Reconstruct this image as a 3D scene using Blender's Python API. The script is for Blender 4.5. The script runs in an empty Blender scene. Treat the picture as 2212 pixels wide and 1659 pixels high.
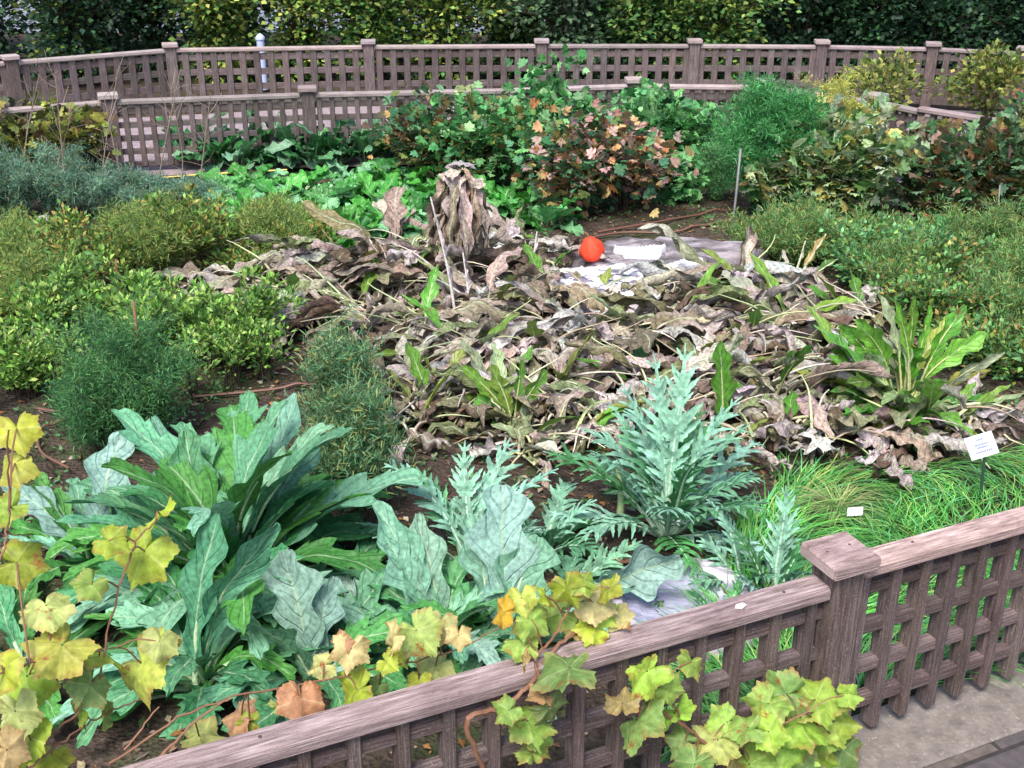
import bpy, math, random
import numpy as np
from mathutils import Vector
rad = math.radians
# ---------------------------------------------------------------- camera, world, sun, exposure
C = bpy.context.scene
CAM_H, PITCH, FPX = 2.55, rad(24), 2477.5          # FPX: focal length in pixels of a 2212 px wide picture
cd = bpy.data.cameras.new('camera'); cam = bpy.data.objects.new('camera', cd); C.collection.objects.link(cam)
cam.location = (0, 0, CAM_H); cam.rotation_euler = (rad(90) - PITCH, 0, 0)
cd.sensor_width = 36; cd.lens = FPX / 2212 * 36; cd.clip_end = 500; cd.clip_start = 0.05
C.camera = cam
SUN_EL, SUN_AZ = rad(58), rad(200)
w = bpy.data.worlds.new('World'); C.world = w; w.use_nodes = True
nt = w.node_tree; bg = nt.nodes['Background']; sky = nt.nodes.new('ShaderNodeTexSky')
sky.sky_type = 'NISHITA'; sky.sun_disc = False; sky.sun_elevation = SUN_EL; sky.sun_rotation = SUN_AZ
sky.air_density = 1.0; sky.dust_density = 3.0; sky.ozone_density = 0.9
nt.links.new(sky.outputs[0], bg.inputs[0]); bg.inputs[1].default_value = 0.12
sd = bpy.data.lights.new('sun', 'SUN'); so = bpy.data.objects.new('sun', sd); C.collection.objects.link(so)
sd.energy = 2.3; sd.angle = rad(24); sd.color = (1, .95, .88)
_d = Vector((math.sin(SUN_AZ) * math.cos(SUN_EL), math.cos(SUN_AZ) * math.cos(SUN_EL), math.sin(SUN_EL)))
so.rotation_euler = (-_d).to_track_quat('-Z', 'Y').to_euler()
C.view_settings.view_transform = 'Standard'; C.view_settings.look = 'None'
C.view_settings.exposure = 1.08; C.view_settings.gamma = 1
random.seed(7); rng = np.random.default_rng(11)
col = C.collection

# ---------------------------------------------------------------- placing: where the line of sight through a picture point meets a real height or distance
def ray(x, y):
    a = (x - 1106) / FPX; b = (y - 829.5) / FPX
    return a, math.cos(PITCH) - b * math.sin(PITCH), -(b * math.cos(PITCH) + math.sin(PITCH))
def G(x, y, z=0.):
    a, f, d = ray(x, y); t = (z - CAM_H) / d
    return np.array((a * t, f * t, z))
def R(x, y, Y):
    a, f, d = ray(x, y); t = Y / f
    return np.array((a * t, Y, CAM_H + d * t))
def top(y, Y): return R(1106, y, Y)[2]

# ---------------------------------------------------------------- scene tree helpers
def tag(o, label=None, cat=None, group=None, kind=None):
    if label: o['label'] = label
    if cat: o['category'] = cat
    if group: o['group'] = group
    if kind: o['kind'] = kind
    return o
def thing(name, label, cat, loc, group=None):
    o = bpy.data.objects.new(name, None); col.objects.link(o); o.location = tuple(loc); o.empty_display_size = .1
    return tag(o, label, cat, group)

class MB:
    """collects vertices, faces, uvs and leaf colours, then links them as one mesh"""
    def __init__(s): s.V = []; s.F = []; s.UV = []; s.C = []; s.n = 0
    def add(s, V, F, c=(.5, .5, .5), uv=None):
        V = np.asarray(V, float).reshape(-1, 3); F = np.asarray(F, np.int64)
        c = np.asarray(c, float)
        if c.ndim == 1: c = np.tile(c[:3], (len(V), 1))
        if uv is None: uv = np.zeros((len(V), 2))
        s.V.append(V); s.F.append(F + s.n); s.UV.append(np.asarray(uv, float)); s.C.append(c); s.n += len(V)
    def build(s, name, mat, parent=None, smooth=True):
        V = np.concatenate(s.V); UV = np.concatenate(s.UV); Cc = np.concatenate(s.C)
        idx = np.concatenate([f.reshape(-1) for f in s.F])
        tot = np.concatenate([np.full(len(f), f.shape[1]) for f in s.F])
        st = np.concatenate([[0], np.cumsum(tot)[:-1]])
        org = np.array(parent.location) if parent is not None else np.zeros(3)
        p = parent
        while p is not None and p.parent is not None:
            p = p.parent; org = org + np.array(p.location)
        me = bpy.data.meshes.new(name)
        me.vertices.add(len(V)); me.vertices.foreach_set('co', (V - org).astype(np.float32).ravel())
        me.loops.add(len(idx)); me.loops.foreach_set('vertex_index', idx.astype(np.int32))
        me.polygons.add(len(tot)); me.polygons.foreach_set('loop_start', st.astype(np.int32))
        me.polygons.foreach_set('loop_total', tot.astype(np.int32))
        me.polygons.foreach_set('use_smooth', np.full(len(tot), smooth))
        uvl = me.uv_layers.new(name='UVMap'); uvl.data.foreach_set('uv', UV[idx].astype(np.float32).ravel())
        at = me.color_attributes.new('col', 'FLOAT_COLOR', 'POINT')
        at.data.foreach_set('color', np.concatenate([np.clip(Cc, 0, 1), np.ones((len(Cc), 1))], 1).astype(np.float32).ravel())
        me.update(calc_edges=True); me.validate()
        me.materials.append(mat)
        o = bpy.data.objects.new(name, me); col.objects.link(o)
        if parent is not None: o.parent = parent
        return o
def grid_faces(n, m):
    i, j = np.meshgrid(np.arange(n), np.arange(m), indexing='ij'); a = (i * (m + 1) + j).ravel()
    return np.stack([a, a + 1, a + m + 2, a + m + 1], 1)
BF = np.array([(0, 3, 2, 1), (4, 5, 6, 7), (0, 1, 5, 4), (1, 2, 6, 5), (2, 3, 7, 6), (3, 0, 4, 7)])
def box(mb, c, X, Y, Z, c0=None, bev=0):
    """box from centre and three half-axis vectors; bev chamfers the four long edges along X"""
    if c0 is None: k_ = rng.uniform(.38, .6); c0 = (k_ * rng.uniform(.96, 1.06), k_, k_ * rng.uniform(.93, 1.03))
    c, X, Y, Z = [np.asarray(v, float) for v in (c, X, Y, Z)]
    uo = rng.random() * 50
    if not bev:
        V = [c + a * X + b * Y + d * Z for d in (-1, 1) for a, b in ((-1, -1), (1, -1), (1, 1), (-1, 1))]
        uv = [(a * np.linalg.norm(X) + uo, (b * np.linalg.norm(Y) + d * np.linalg.norm(Z)) + uo) for d in (-1, 1) for a, b in ((-1, -1), (1, -1), (1, 1), (-1, 1))]
        # four rings so each face keeps its own vertices (crisp edges)
        V = np.array(V); uv = np.array(uv)
        mb.add(V[BF.ravel()], np.arange(24).reshape(6, 4), c0, uv[BF.ravel()]); return
    ly, lz = np.linalg.norm(Y), np.linalg.norm(Z); by, bz = 1 - bev / ly, 1 - bev / lz
    prof = [(-1, -bz), (-by, -1), (by, -1), (1, -bz), (1, bz), (by, 1), (-by, 1), (-1, bz)]
    lx = np.linalg.norm(X); bx = 1 - bev / lx
    rings = []
    for xx, k in ((-1, .0), (-bx, 1.), (bx, 1.), (1, .0)):
        s_y = 1 if k else 1 - bev / ly; s_z = 1 if k else 1 - bev / lz
        rings.append([c + xx * X + p * s_y * Y + q * s_z * Z for p, q in prof])
    Vs, Fs, U = [], [], []
    n = 0
    for r in range(3):
        for k in range(8):
            q = [rings[r][k], rings[r + 1][k], rings[r + 1][(k + 1) % 8], rings[r][(k + 1) % 8]]
            Vs += q; Fs.append((n, n + 1, n + 2, n + 3)); n += 4
            for v, kk in zip(q, (k, k, k + 1, k + 1)): U.append((np.dot(v - c, X) / lx + uo, kk * .03 + uo))
    mb.add(Vs, Fs, c0, U)
    for r, o in ((0, 1), (3, -1)):
        ring = rings[r][::o]; mb.add(ring, [tuple(range(8))], c0, [(np.dot(v - c, Y) + uo, np.dot(v - c, Z) + uo) for v in ring])
def frame(p):
    t = np.gradient(p, axis=0); t /= np.linalg.norm(t, axis=1)[:, None] + 1e-9
    u = np.tile((0.03, .05, 1.), (len(p), 1)); bad = np.abs((t * u).sum(1)) > .93; u[bad] = (1, .1, 0)
    s = np.cross(t, u); s /= np.linalg.norm(s, axis=1)[:, None] + 1e-9
    return t, s, np.cross(s, t)
def tube(mb, p, r, sides=5, c=(.3, .25, .2)):
    p = np.asarray(p, float); r = np.broadcast_to(np.asarray(r, float), (len(p),)); t, s, n = frame(p)
    a = np.linspace(0, 2 * np.pi, sides + 1)
    V = p[:, None] + r[:, None, None] * (np.cos(a)[None, :, None] * s[:, None] + np.sin(a)[None, :, None] * n[:, None])
    L = np.concatenate([[0], np.cumsum(np.linalg.norm(np.diff(p, axis=0), axis=1))])
    uv = np.stack(np.broadcast_arrays(L[:, None], a[None, :] * .02), -1)
    mb.add(V.reshape(-1, 3), grid_faces(len(p) - 1, sides), c, uv.reshape(-1, 2))
def spline(pts, n=8):
    pts = np.asarray(pts, float); P = np.vstack([2 * pts[0] - pts[1], pts, 2 * pts[-1] - pts[-2]]); out = []
    for i in range(1, len(P) - 2):
        for t in np.linspace(0, 1, n, endpoint=False):
            a, b, c_, d = P[i - 1:i + 3]
            out.append(.5 * ((2 * b) + (c_ - a) * t + (2 * a - 5 * b + 4 * c_ - d) * t ** 2 + (3 * b - a - 3 * c_ + d) * t ** 3))
    out.append(pts[-1]); return np.array(out)
def facing(P, X=(1, .2, 0)):
    t = np.gradient(P, axis=0); t /= np.linalg.norm(t, axis=1)[:, None] + 1e-9; X = np.array(X, float)
    s = X - t * (t @ X)[:, None]; s /= np.linalg.norm(s, axis=1)[:, None] + 1e-9
    return t, s, np.cross(s, t)
def path(base, az, el0, el1, L, n, sway=0., pw=1., kink=0.):
    s = np.linspace(0, 1, n + 1); el = el0 + (el1 - el0) * s ** pw; A = az + sway * s
    if kink: el = el + kink * np.sin(s * 9 + az * 3) * s; A = A + kink * np.sin(s * 7 + az * 5) * s
    d = np.stack([np.cos(el) * np.cos(A), np.cos(el) * np.sin(A), np.sin(el)], 1)
    p = np.asarray(base) + np.vstack([np.zeros(3), np.cumsum((d[1:] + d[:-1]) / 2, 0) * L / n])
    side = np.stack([-np.sin(A), np.cos(A), A * 0], 1)
    return p, d, side, np.cross(d, side)
def strip(mb, p, t, s, nn, wd, m=4, roll=.3, wave=0., wk=18., crum=0., skew=0., c=(.2, .3, .2), c2=None, twist=0., v0=0., v1=1.):
    n = len(p) - 1
    if twist != 0:
        a = np.linspace(0, twist, n + 1)[:, None]; s, nn = s * np.cos(a) + nn * np.sin(a), nn * np.cos(a) - s * np.sin(a)
    u = np.linspace(-1, 1, m + 1)[None, :]; v = np.linspace(0, 1, n + 1)[:, None]; W = np.asarray(wd)[:, None]
    rl = roll if abs(roll) > .02 else .02
    if np.ndim(rl) == 0: rl = np.full((n + 1, 1), rl)
    off = W * np.sin(u * rl) / rl; up = W * (1 - np.cos(u * rl)) / rl
    ph = rng.random(6) * 6.28
    up = up + wave * W * np.sin(v * wk + ph[0] + 1.5 * np.sign(u)) * np.abs(u) ** 1.5
    if crum:
        up = up + crum * (np.sin(v * 11 + u * 3 + ph[1]) + .7 * np.sin(v * 23 - u * 5 + ph[2]) + .6 * np.sin(u * 8 + ph[3] + v * 4))
        off = off * (1 + .35 * np.sin(v * 17 + ph[4] + np.sign(u))) + crum * .7 * np.sin(v * 14 + ph[5])
    fw = skew * W * u ** 2
    V = p[:, None] + off[..., None] * s[:, None] + up[..., None] * nn[:, None] + fw[..., None] * t[:, None]
    uv = np.stack(np.broadcast_arrays((u + 1) / 2, v0 + (v1 - v0) * v), -1)
    c = np.asarray(c, float)
    if c2 is not None:
        k = np.clip((v + .25 * np.sin(u * 4 + ph[1]) - .1), 0, 1)[..., None]
        cc = (c * (1 - k) + np.asarray(c2) * k)
        cc = np.broadcast_to(cc, V.shape).reshape(-1, 3)
    else: cc = c
    mb.add(V.reshape(-1, 3), grid_faces(n, m), cc, uv.reshape(-1, 2))
def vary(c, k=.15):
    c = np.asarray(c, float); return np.clip(c * (1 + rng.normal(0, k)) * (1 + rng.normal(0, k * .35, 3)), .005, .95)
def pick(pal): return np.array(pal[rng.integers(len(pal))])

# ---------------------------------------------------------------- materials
def mat(name):
    m = bpy.data.materials.new(name); m.use_nodes = True; return m, m.node_tree, m.node_tree.nodes['Principled BSDF']
def N(t, typ, **k):
    n = t.nodes.new(typ)
    for a, b in k.items():
        if a in n.inputs: n.inputs[a].default_value = b
        else: setattr(n, a, b)
    return n
def math_(t, op, a, b=None, clamp=False):
    n = t.nodes.new('ShaderNodeMath'); n.operation = op; n.use_clamp = clamp
    for i, x in enumerate((a, b)):
        if x is None: continue
        if isinstance(x, (int, float)): n.inputs[i].default_value = x
        else: t.links.new(x, n.inputs[i])
    return n.outputs[0]
def mixc(t, f, a, b, mode='MIX'):
    n = t.nodes.new('ShaderNodeMix'); n.data_type = 'RGBA'; n.blend_type = mode
    for i, x in ((0, f), (6, a), (7, b)):
        if isinstance(x, (int, float)): n.inputs[i].default_value = x
        elif isinstance(x, tuple): n.inputs[i].default_value = (*x, 1)
        else: t.links.new(x, n.inputs[i])
    return n.outputs[2]
def ramp(t, f, stops):
    n = t.nodes.new('ShaderNodeValToRGB'); t.links.new(f, n.inputs[0]); e = n.color_ramp.elements
    e[0].position, e[0].color = stops[0][0], (*stops[0][1], 1); e[1].position, e[1].color = stops[-1][0], (*stops[-1][1], 1)
    for q, c in stops[1:-1]: x = e.new(q); x.color = (*c, 1)
    return n.outputs[0]
def bump(t, b, h, s=.3, d=.01):
    n = N(t, 'ShaderNodeBump', Strength=s, Distance=d); t.links.new(h, n.inputs['Height']); t.links.new(n.outputs[0], b.inputs['Normal'])
def noise(t, scale, detail=4., vec=None, rough=.55, out=0):
    n = N(t, 'ShaderNodeTexNoise', Scale=scale, Detail=detail, Roughness=rough)
    if vec is None:
        tc = t.nodes.new('ShaderNodeNewGeometry'); vec = tc.outputs['Position']
    t.links.new(vec, n.inputs['Vector']); return n.outputs[out]
def leaf_mat(name, rough=.55, trans=.2, veins=0., vk=7., spot=(.3, .25, .2), spots=0., nscale=40., spec=.35, mottle=.35):
    m, t, b = mat(name)
    at = N(t, 'ShaderNodeAttribute', attribute_name='col').outputs['Color']
    nz = noise(t, nscale, 3.)
    f = N(t, 'ShaderNodeMapRange'); t.links.new(nz, f.inputs[0]); f.inputs[1].default_value = .3; f.inputs[2].default_value = .7
    f.inputs[3].default_value = 1 - mottle; f.inputs[4].default_value = 1 + mottle
    cm = t.nodes.new('ShaderNodeCombineColor')
    for i in range(3): t.links.new(f.outputs[0], cm.inputs[i])
    c = mixc(t, 1., at, cm.outputs[0], 'MULTIPLY'); h = nz
    if veins:
        uv = N(t, 'ShaderNodeUVMap'); sp = t.nodes.new('ShaderNodeSeparateXYZ'); t.links.new(uv.outputs[0], sp.inputs[0])
        x = math_(t, 'ABSOLUTE', math_(t, 'SUBTRACT', sp.outputs[0], .5))
        g = math_(t, 'FRACT', math_(t, 'SUBTRACT', math_(t, 'MULTIPLY', sp.outputs[1], vk), math_(t, 'MULTIPLY', x, 3.0)))
        g = math_(t, 'ABSOLUTE', math_(t, 'SUBTRACT', g, .5))                 # 0 on a vein, .5 between
        line = math_(t, 'SUBTRACT', 1., math_(t, 'MULTIPLY', g, 8.), True)
        mid = math_(t, 'SUBTRACT', 1., math_(t, 'MULTIPLY', x, 26.), True)
        c = mixc(t, math_(t, 'MULTIPLY', line, veins), c, mixc(t, 1., c, (.38, .5, .5), 'MULTIPLY'))
        c = mixc(t, math_(t, 'MULTIPLY', mid, .7), c, (.42, .55, .36))
        h = math_(t, 'ADD', math_(t, 'MULTIPLY', line, -1.2), nz)
    if spots:
        s2 = noise(t, 16., 5., rough=.7); k = math_(t, 'MULTIPLY', math_(t, 'SUBTRACT', s2, 1 - spots), 12., True)
        c = mixc(t, k, c, spot)
    t.links.new(c, b.inputs['Base Color']); b.inputs['Roughness'].default_value = rough; b.inputs['Specular IOR Level'].default_value = spec
    bump(t, b, h, .5, .006)
    tr = t.nodes.new('ShaderNodeBsdfTranslucent'); t.links.new(c, tr.inputs[0])
    mx = t.nodes.new('ShaderNodeMixShader'); mx.inputs[0].default_value = trans
    t.links.new(b.outputs[0], mx.inputs[1]); t.links.new(tr.outputs[0], mx.inputs[2])
    t.links.new(mx.outputs[0], t.nodes['Material Output'].inputs[0]); return m
M = {}
M['leaf'] = leaf_mat('green_leaf', .5, .22)
M['fine'] = leaf_mat('fine_leaf', .6, .3, nscale=6., mottle=.25)
M['cardoon'] = leaf_mat('grey_green_leaf', .55, .15, veins=.38, vk=8., nscale=60., spec=.3)
M['cut'] = leaf_mat('cut_grey_green_leaf', .55, .18, veins=.0, nscale=30., spec=.3, mottle=.45)
M['chard'] = leaf_mat('crinkled_leaf', .35, .22, veins=.5, vk=6., nscale=70., spec=.5)
M['vine'] = leaf_mat('autumn_vine_leaf', .5, .38, spots=.41, spot=(.32, .13, .04), nscale=50., mottle=.3)
M['dead'] = leaf_mat('withered_leaf', .7, .05, veins=.35, vk=9., spots=.36, spot=(.10, .065, .045), nscale=55., spec=.25, mottle=.5)
M['dock'] = leaf_mat('mottled_leaf', .4, .2, veins=.4, vk=8., spots=.4, spot=(.13, .09, .02), nscale=30., spec=.45)
M['stalk'] = leaf_mat('stalk', .5, .0, nscale=80., mottle=.25)
M['grass'] = leaf_mat('long_grass', .45, .25, nscale=3., mottle=.35)

def wood_mat(name, a, b_, c_, sc=1.):
    m, t, b = mat(name)
    uv = N(t, 'ShaderNodeUVMap'); mp = N(t, 'ShaderNodeMapping'); t.links.new(uv.outputs[0], mp.inputs[0]); mp.inputs['Scale'].default_value = (4 * sc, 110 * sc, 1)
    g = noise(t, 1.6, 6., mp.outputs[0], .7); big = noise(t, 5.5, 5., None, .65); fine = noise(t, 140., 3.)
    c = ramp(t, g, [(.34, a), (.52, b_), (.68, c_)])
    c = mixc(t, math_(t, 'MULTIPLY', math_(t, 'SUBTRACT', big, .45), 3., True), c, mixc(t, 1., c, (.62, .58, .6), 'MULTIPLY'))
    c = mixc(t, math_(t, 'MULTIPLY', math_(t, 'SUBTRACT', fine, .55), 2.5, True), c, (.36, .30, .31))
    at = N(t, 'ShaderNodeAttribute', attribute_name='col').outputs['Color']; c = mixc(t, 1., c, mixc(t, 1., at, (2., 2., 2.), 'MULTIPLY'), 'MULTIPLY')
    moss = noise(t, 11., 6., None, .7); c = mixc(t, math_(t, 'MULTIPLY', math_(t, 'SUBTRACT', moss, .6), 4., True), c, (.10, .10, .07))
    t.links.new(c, b.inputs['Base Color']); b.inputs['Roughness'].default_value = .8; b.inputs['Specular IOR Level'].default_value = .2
    bump(t, b, math_(t, 'ADD', math_(t, 'MULTIPLY', g, 1.5), fine), .8, .004); return m
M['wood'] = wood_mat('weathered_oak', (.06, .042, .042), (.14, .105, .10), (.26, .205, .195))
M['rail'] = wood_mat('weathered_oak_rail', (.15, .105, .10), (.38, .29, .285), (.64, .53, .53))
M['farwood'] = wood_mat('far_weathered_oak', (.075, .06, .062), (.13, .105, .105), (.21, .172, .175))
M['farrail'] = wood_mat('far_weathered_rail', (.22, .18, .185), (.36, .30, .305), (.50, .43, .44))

def soil_mat(name, stops, sc=9., bs=.9, bd=.03, green=None):
    m, t, b = mat(name)
    n1 = noise(t, sc, 8., rough=.7); n2 = noise(t, sc * 6, 5., rough=.7)
    vo = N(t, 'ShaderNodeTexVoronoi', Scale=sc * 5); g = t.nodes.new('ShaderNodeNewGeometry'); t.links.new(g.outputs['Position'], vo.inputs['Vector'])
    c = ramp(t, n1, stops)
    c = mixc(t, math_(t, 'MULTIPLY', math_(t, 'SUBTRACT', n2, .56), 5., True), c, (stops[-1][1][0] * 1.5, stops[-1][1][1] * 1.4, stops[-1][1][2] * 1.3))
    if green:
        n3 = noise(t, 2.3, 6., rough=.75); c = mixc(t, math_(t, 'MULTIPLY', math_(t, 'SUBTRACT', n3, .5), 5., True), c, green)
    t.links.new(c, b.inputs['Base Color']); b.inputs['Roughness'].default_value = .95; b.inputs['Specular IOR Level'].default_value = .15
    bump(t, b, math_(t, 'ADD', n2, vo.outputs[0]), bs, bd); return m
M['soil'] = soil_mat('garden_soil', [(.3, (.035, .025, .022)), (.5, (.085, .062, .05)), (.72, (.16, .12, .10))], green=(.055, .10, .03))
M['path'] = soil_mat('pinkish_gravel', [(.3, (.18, .145, .16)), (.5, (.27, .22, .24)), (.7, (.38, .31, .33))], 14., .4, .01)
M['street'] = soil_mat('pale_paving', [(.3, (.10, .11, .13)), (.5, (.16, .18, .22)), (.7, (.3, .33, .4))], 3., .2, .01)
M['kerb'] = soil_mat('beige_stone', [(.3, (.11, .095, .088)), (.5, (.18, .158, .145)), (.72, (.26, .23, .21))], 12., .3, .006)
def paving_mat():
    m, t, b = mat('dark_paving'); g = t.nodes.new('ShaderNodeNewGeometry')
    mp = N(t, 'ShaderNodeMapping'); t.links.new(g.outputs['Position'], mp.inputs[0]); mp.inputs['Rotation'].default_value = (0, 0, -rad(24)); mp.inputs['Location'].default_value = (-.42, -.3, 0)
    br = N(t, 'ShaderNodeTexBrick', Scale=1.); t.links.new(mp.outputs[0], br.inputs['Vector'])
    br.inputs['Color1'].default_value = (.055, .05, .065, 1); br.inputs['Color2'].default_value = (.12, .10, .085, 1); br.inputs['Mortar'].default_value = (.03, .026, .026, 1)
    br.inputs['Mortar Size'].default_value = .008; br.inputs['Brick Width'].default_value = .62; br.inputs['Row Height'].default_value = .42
    n1 = noise(t, 30., 6.); c = mixc(t, 1., br.outputs[0], ramp(t, n1, [(.3, (.7, .7, .7)), (.7, (1.35, 1.3, 1.25))]), 'MULTIPLY')
    t.links.new(c, b.inputs['Base Color']); b.inputs['Roughness'].default_value = .7; bump(t, b, n1, .3, .005); return m
M['paving'] = paving_mat()
def plain(name, c, rough=.5, spec=.4, var=.2, sc=20., metal=0.):
    m, t, b = mat(name); n1 = noise(t, sc, 5.)
    cc = mixc(t, n1, tuple(x * (1 - var) for x in c), tuple(min(1, x * (1 + var)) for x in c))
    t.links.new(cc, b.inputs['Base Color']); b.inputs['Roughness'].default_value = rough; b.inputs['Specular IOR Level'].default_value = spec
    b.inputs['Metallic'].default_value = metal; bump(t, b, n1, .2, .004); return m
M['hose'] = plain('brown_hose', (.16, .075, .055), .5); M['yhose'] = plain('yellow_hose', (.75, .55, .12), .4)
M['dark'] = plain('dark_green_paint', (.03, .07, .06), .4); M['white'] = plain('white_enamel', (.66, .66, .72), .35, .5, .04, 60.)
M['ink'] = plain('blue_grey_ink', (.16, .20, .38), .6); M['stake'] = plain('grey_stake', (.22, .22, .24), .7); M['dstake'] = plain('dark_stake', (.07, .05, .05), .8)
M['cane'] = plain('reddish_cane', (.20, .10, .06), .6, .3, .4, 50.); M['bark'] = plain('brown_bark', (.07, .05, .04), .9, .2, .4, 60.)
M['twig'] = plain('dry_twig', (.28, .22, .18), .8, .2, .35, 60.); M['blue'] = plain('pale_blue_paint', (.5, .58, .85), .4)
def pumpkin_mat():
    m, t, b = mat('red_pumpkin'); n1 = noise(t, 9., 4.); c = ramp(t, n1, [(.3, (.72, .045, .018)), (.7, (.85, .085, .035))])
    t.links.new(c, b.inputs['Base Color']); b.inputs['Roughness'].default_value = .6; b.inputs['Specular IOR Level'].default_value = .25; bump(t, b, noise(t, 45., 5.), .3, .004); return m
M['pumpkin'] = pumpkin_mat()
def stone_mat(name, a, b_, white, thr):
    m, t, b = mat(name); g = t.nodes.new('ShaderNodeNewGeometry'); mp = N(t, 'ShaderNodeMapping'); t.links.new(g.outputs['Position'], mp.inputs[0])
    mp.inputs['Scale'].default_value = (3., 11., 8.); mp.inputs['Rotation'].default_value = (0, 0, rad(8))
    n1 = noise(t, 1.3, 7., mp.outputs[0], .65); n2 = noise(t, 60., 4.)
    c = ramp(t, n1, [(.36, a), (.5, b_), (.62, tuple(min(1, x * 1.9) for x in b_))])
    if white:
        n3 = noise(t, 1.5, 4., mp.outputs[0], .6); c = mixc(t, math_(t, 'MULTIPLY', math_(t, 'SUBTRACT', n3, thr), 22., True), c, white)
    t.links.new(c, b.inputs['Base Color']); b.inputs['Roughness'].default_value = .8; bump(t, b, math_(t, 'ADD', n1, math_(t, 'MULTIPLY', n2, .3)), .8, .015); return m
M['slab'] = stone_mat('grey_rock', (.06, .05, .052), (.17, .15, .165), None, 0)
M['wslab'] = stone_mat('whitened_rock', (.06, .055, .085), (.16, .15, .2), (.8, .8, .84), .455)
M['lilac'] = stone_mat('lilac_stone', (.38, .34, .40), (.46, .42, .50), None, 0)
M['basin'] = stone_mat('blue_grey_stone', (.26, .26, .36), (.34, .34, .47), None, 0)

# ---------------------------------------------------------------- ground and paths
def axis(lo, hi, f0, f1, fine, coarse):
    a = [f0]
    while a[-1] < f1: a.append(a[-1] + fine)
    st = fine; b = a[-1]
    while b < hi: st *= 1.25; b += st; a.append(min(b, hi))
    st = fine; b = a[0]; pre = []
    while b > lo: st *= 1.25; b -= st; pre.append(max(b, lo))
    return np.array(pre[::-1] + a)
FU = np.array((math.cos(rad(24)), math.sin(rad(24)), 0)); FN = np.array((math.sin(rad(24)), -math.cos(rad(24)), 0))
FO = np.array((.965, 2.875, 0))                                  # the near post
def soil_z(x, y):
    z = .022 * np.sin(x * 5.1 + np.sin(y * 3.3)) * np.cos(y * 4.3 + np.sin(x * 2.2)) + .012 * np.sin(x * 17 + y * 5) * np.sin(y * 15 - x * 4) + .008 * np.sin(x * 41 + 2 * np.sin(y * 37)) * np.sin(y * 43)
    d = (x - FO[0]) * FN[0] + (y - FO[1]) * FN[1]
    keep = np.clip((-d - .15) / .5, 0, 1) * np.clip((10.2 - y) / .6, 0, 1)
    return z * keep - .03 * (1 - keep) - .005
xs = axis(-90, 90, -4.5, 4.5, .045, 1); ys = axis(-20, 150, 2.6, 10.8, .045, 1)
X, Y = np.meshgrid(xs, ys, indexing='ij'); mb = MB()
mb.add(np.stack([X, Y, soil_z(X, Y)], -1).reshape(-1, 3), grid_faces(len(xs) - 1, len(ys) - 1)[:, ::-1])
tag(mb.build('ground', M['soil']), kind='structure')
def sheet(name, pts, m, z):
    mb = MB(); mb.add([(x, y, z) for x, y in pts], [tuple(range(len(pts)))]); return tag(mb.build(name, m, smooth=False), kind='structure')
sheet('path', [(-12, 9.2), (-4.6, 10.12), (-2, 10.75), (1.3, 11.25), (2.5, 11.2), (3.9, 9.75), (6.5, 8), (9, 8), (9, 13), (4.9, 13.7), (2, 14.0), (-2, 13.9), (-5, 13.0), (-12, 9.9)], M['path'], .0)
sheet('street', [(-60, 21), (60, 21), (60, 60), (-60, 60)], M['street'], -.02)
q = lambda a, b, z: (FO + FU * a + FN * b + np.array((0, 0, z)))
mb = MB(); L = -4.5
for k in range(6):
    ln = 1.45; box(mb, q(L + ln / 2, .07, -.045), FU * (ln / 2 - .003), FN * .14, (0, 0, .05), bev=.006); L += ln
o = mb.build('stone_kerb', M['kerb'], smooth=False); tag(o, kind='structure')
a, b_ = [q(s, .213, 0) for s in (-6, 8)]; c_, d_ = [q(s, 4.5, 0) for s in (8, -6)]
sheet('pavement', [tuple(v[:2]) for v in (a, d_, c_, b_)], M['paving'], -.004)

# ---------------------------------------------------------------- lattice fences
def lattice(mb, A, B, z0, zs, slat, gap, wd=.017, dp=.03, hh=.02, off=0.):
    A, B = np.array(A, float), np.array(B, float); d = B - A; Ln = np.linalg.norm(d[:2]); u = np.array((d[0], d[1], 0)) / Ln; n = np.array((u[1], -u[0], 0))
    k = int((Ln - .04) / gap); st = (Ln - k * gap) / 2
    for i in range(k + 1):
        s = st + i * gap + off; j = rng.normal(0, .0015)
        if s > Ln - .01: continue
        zt = zs + (d[2] * s / Ln); zb = z0 + rng.normal(0, .003)
        box(mb, A * (1, 1, 0) + u * (s + j) + (0, 0, (zt + zb) / 2), (0, 0, (zt - zb) / 2), u * wd, n * dp, bev=.004)
    for z in slat:
        box(mb, (A + B) / 2 * (1, 1, 0) + (0, 0, z + d[2] / 2) + n * -.004, u * (Ln / 2), (0, 0, hh), n * (dp - .009), bev=.003)
def post(parent, P, h, s=.05, cap=.068, u=(1, 0, 0), m1='wood', m2='rail', boards=False):
    u = np.array(u, float); n = np.array((u[1], -u[0], 0)); P = np.array(P, float); mb = MB()
    if boards:
        box(mb, P + (0, 0, h / 2) - u * .024 + n * .001, (0, 0, h / 2), u * .0305, n * s, bev=.004); box(mb, P + (0, 0, h / 2) + u * .034, (0, 0, h / 2), u * .0235, n * (s - .004), bev=.004)
    else: box(mb, P + (0, 0, h / 2), (0, 0, h / 2), u * s, n * s, bev=.006)
    o = mb.build('post', M[m1], parent, smooth=False); mb = MB()
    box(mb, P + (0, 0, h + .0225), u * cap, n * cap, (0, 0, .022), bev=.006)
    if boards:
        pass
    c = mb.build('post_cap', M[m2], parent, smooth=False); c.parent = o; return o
t = thing('lattice_fence', 'weathered oak lattice fence with a flat top rail across the near corner of the garden', 'fence', q(0, 0, 0))
post(t, q(0, 0, -.02), .715, .056, .084, FU, boards=True)
post(t, q(-2.75, 0, -.02), .70, .056, .084, FU, boards=True)
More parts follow.
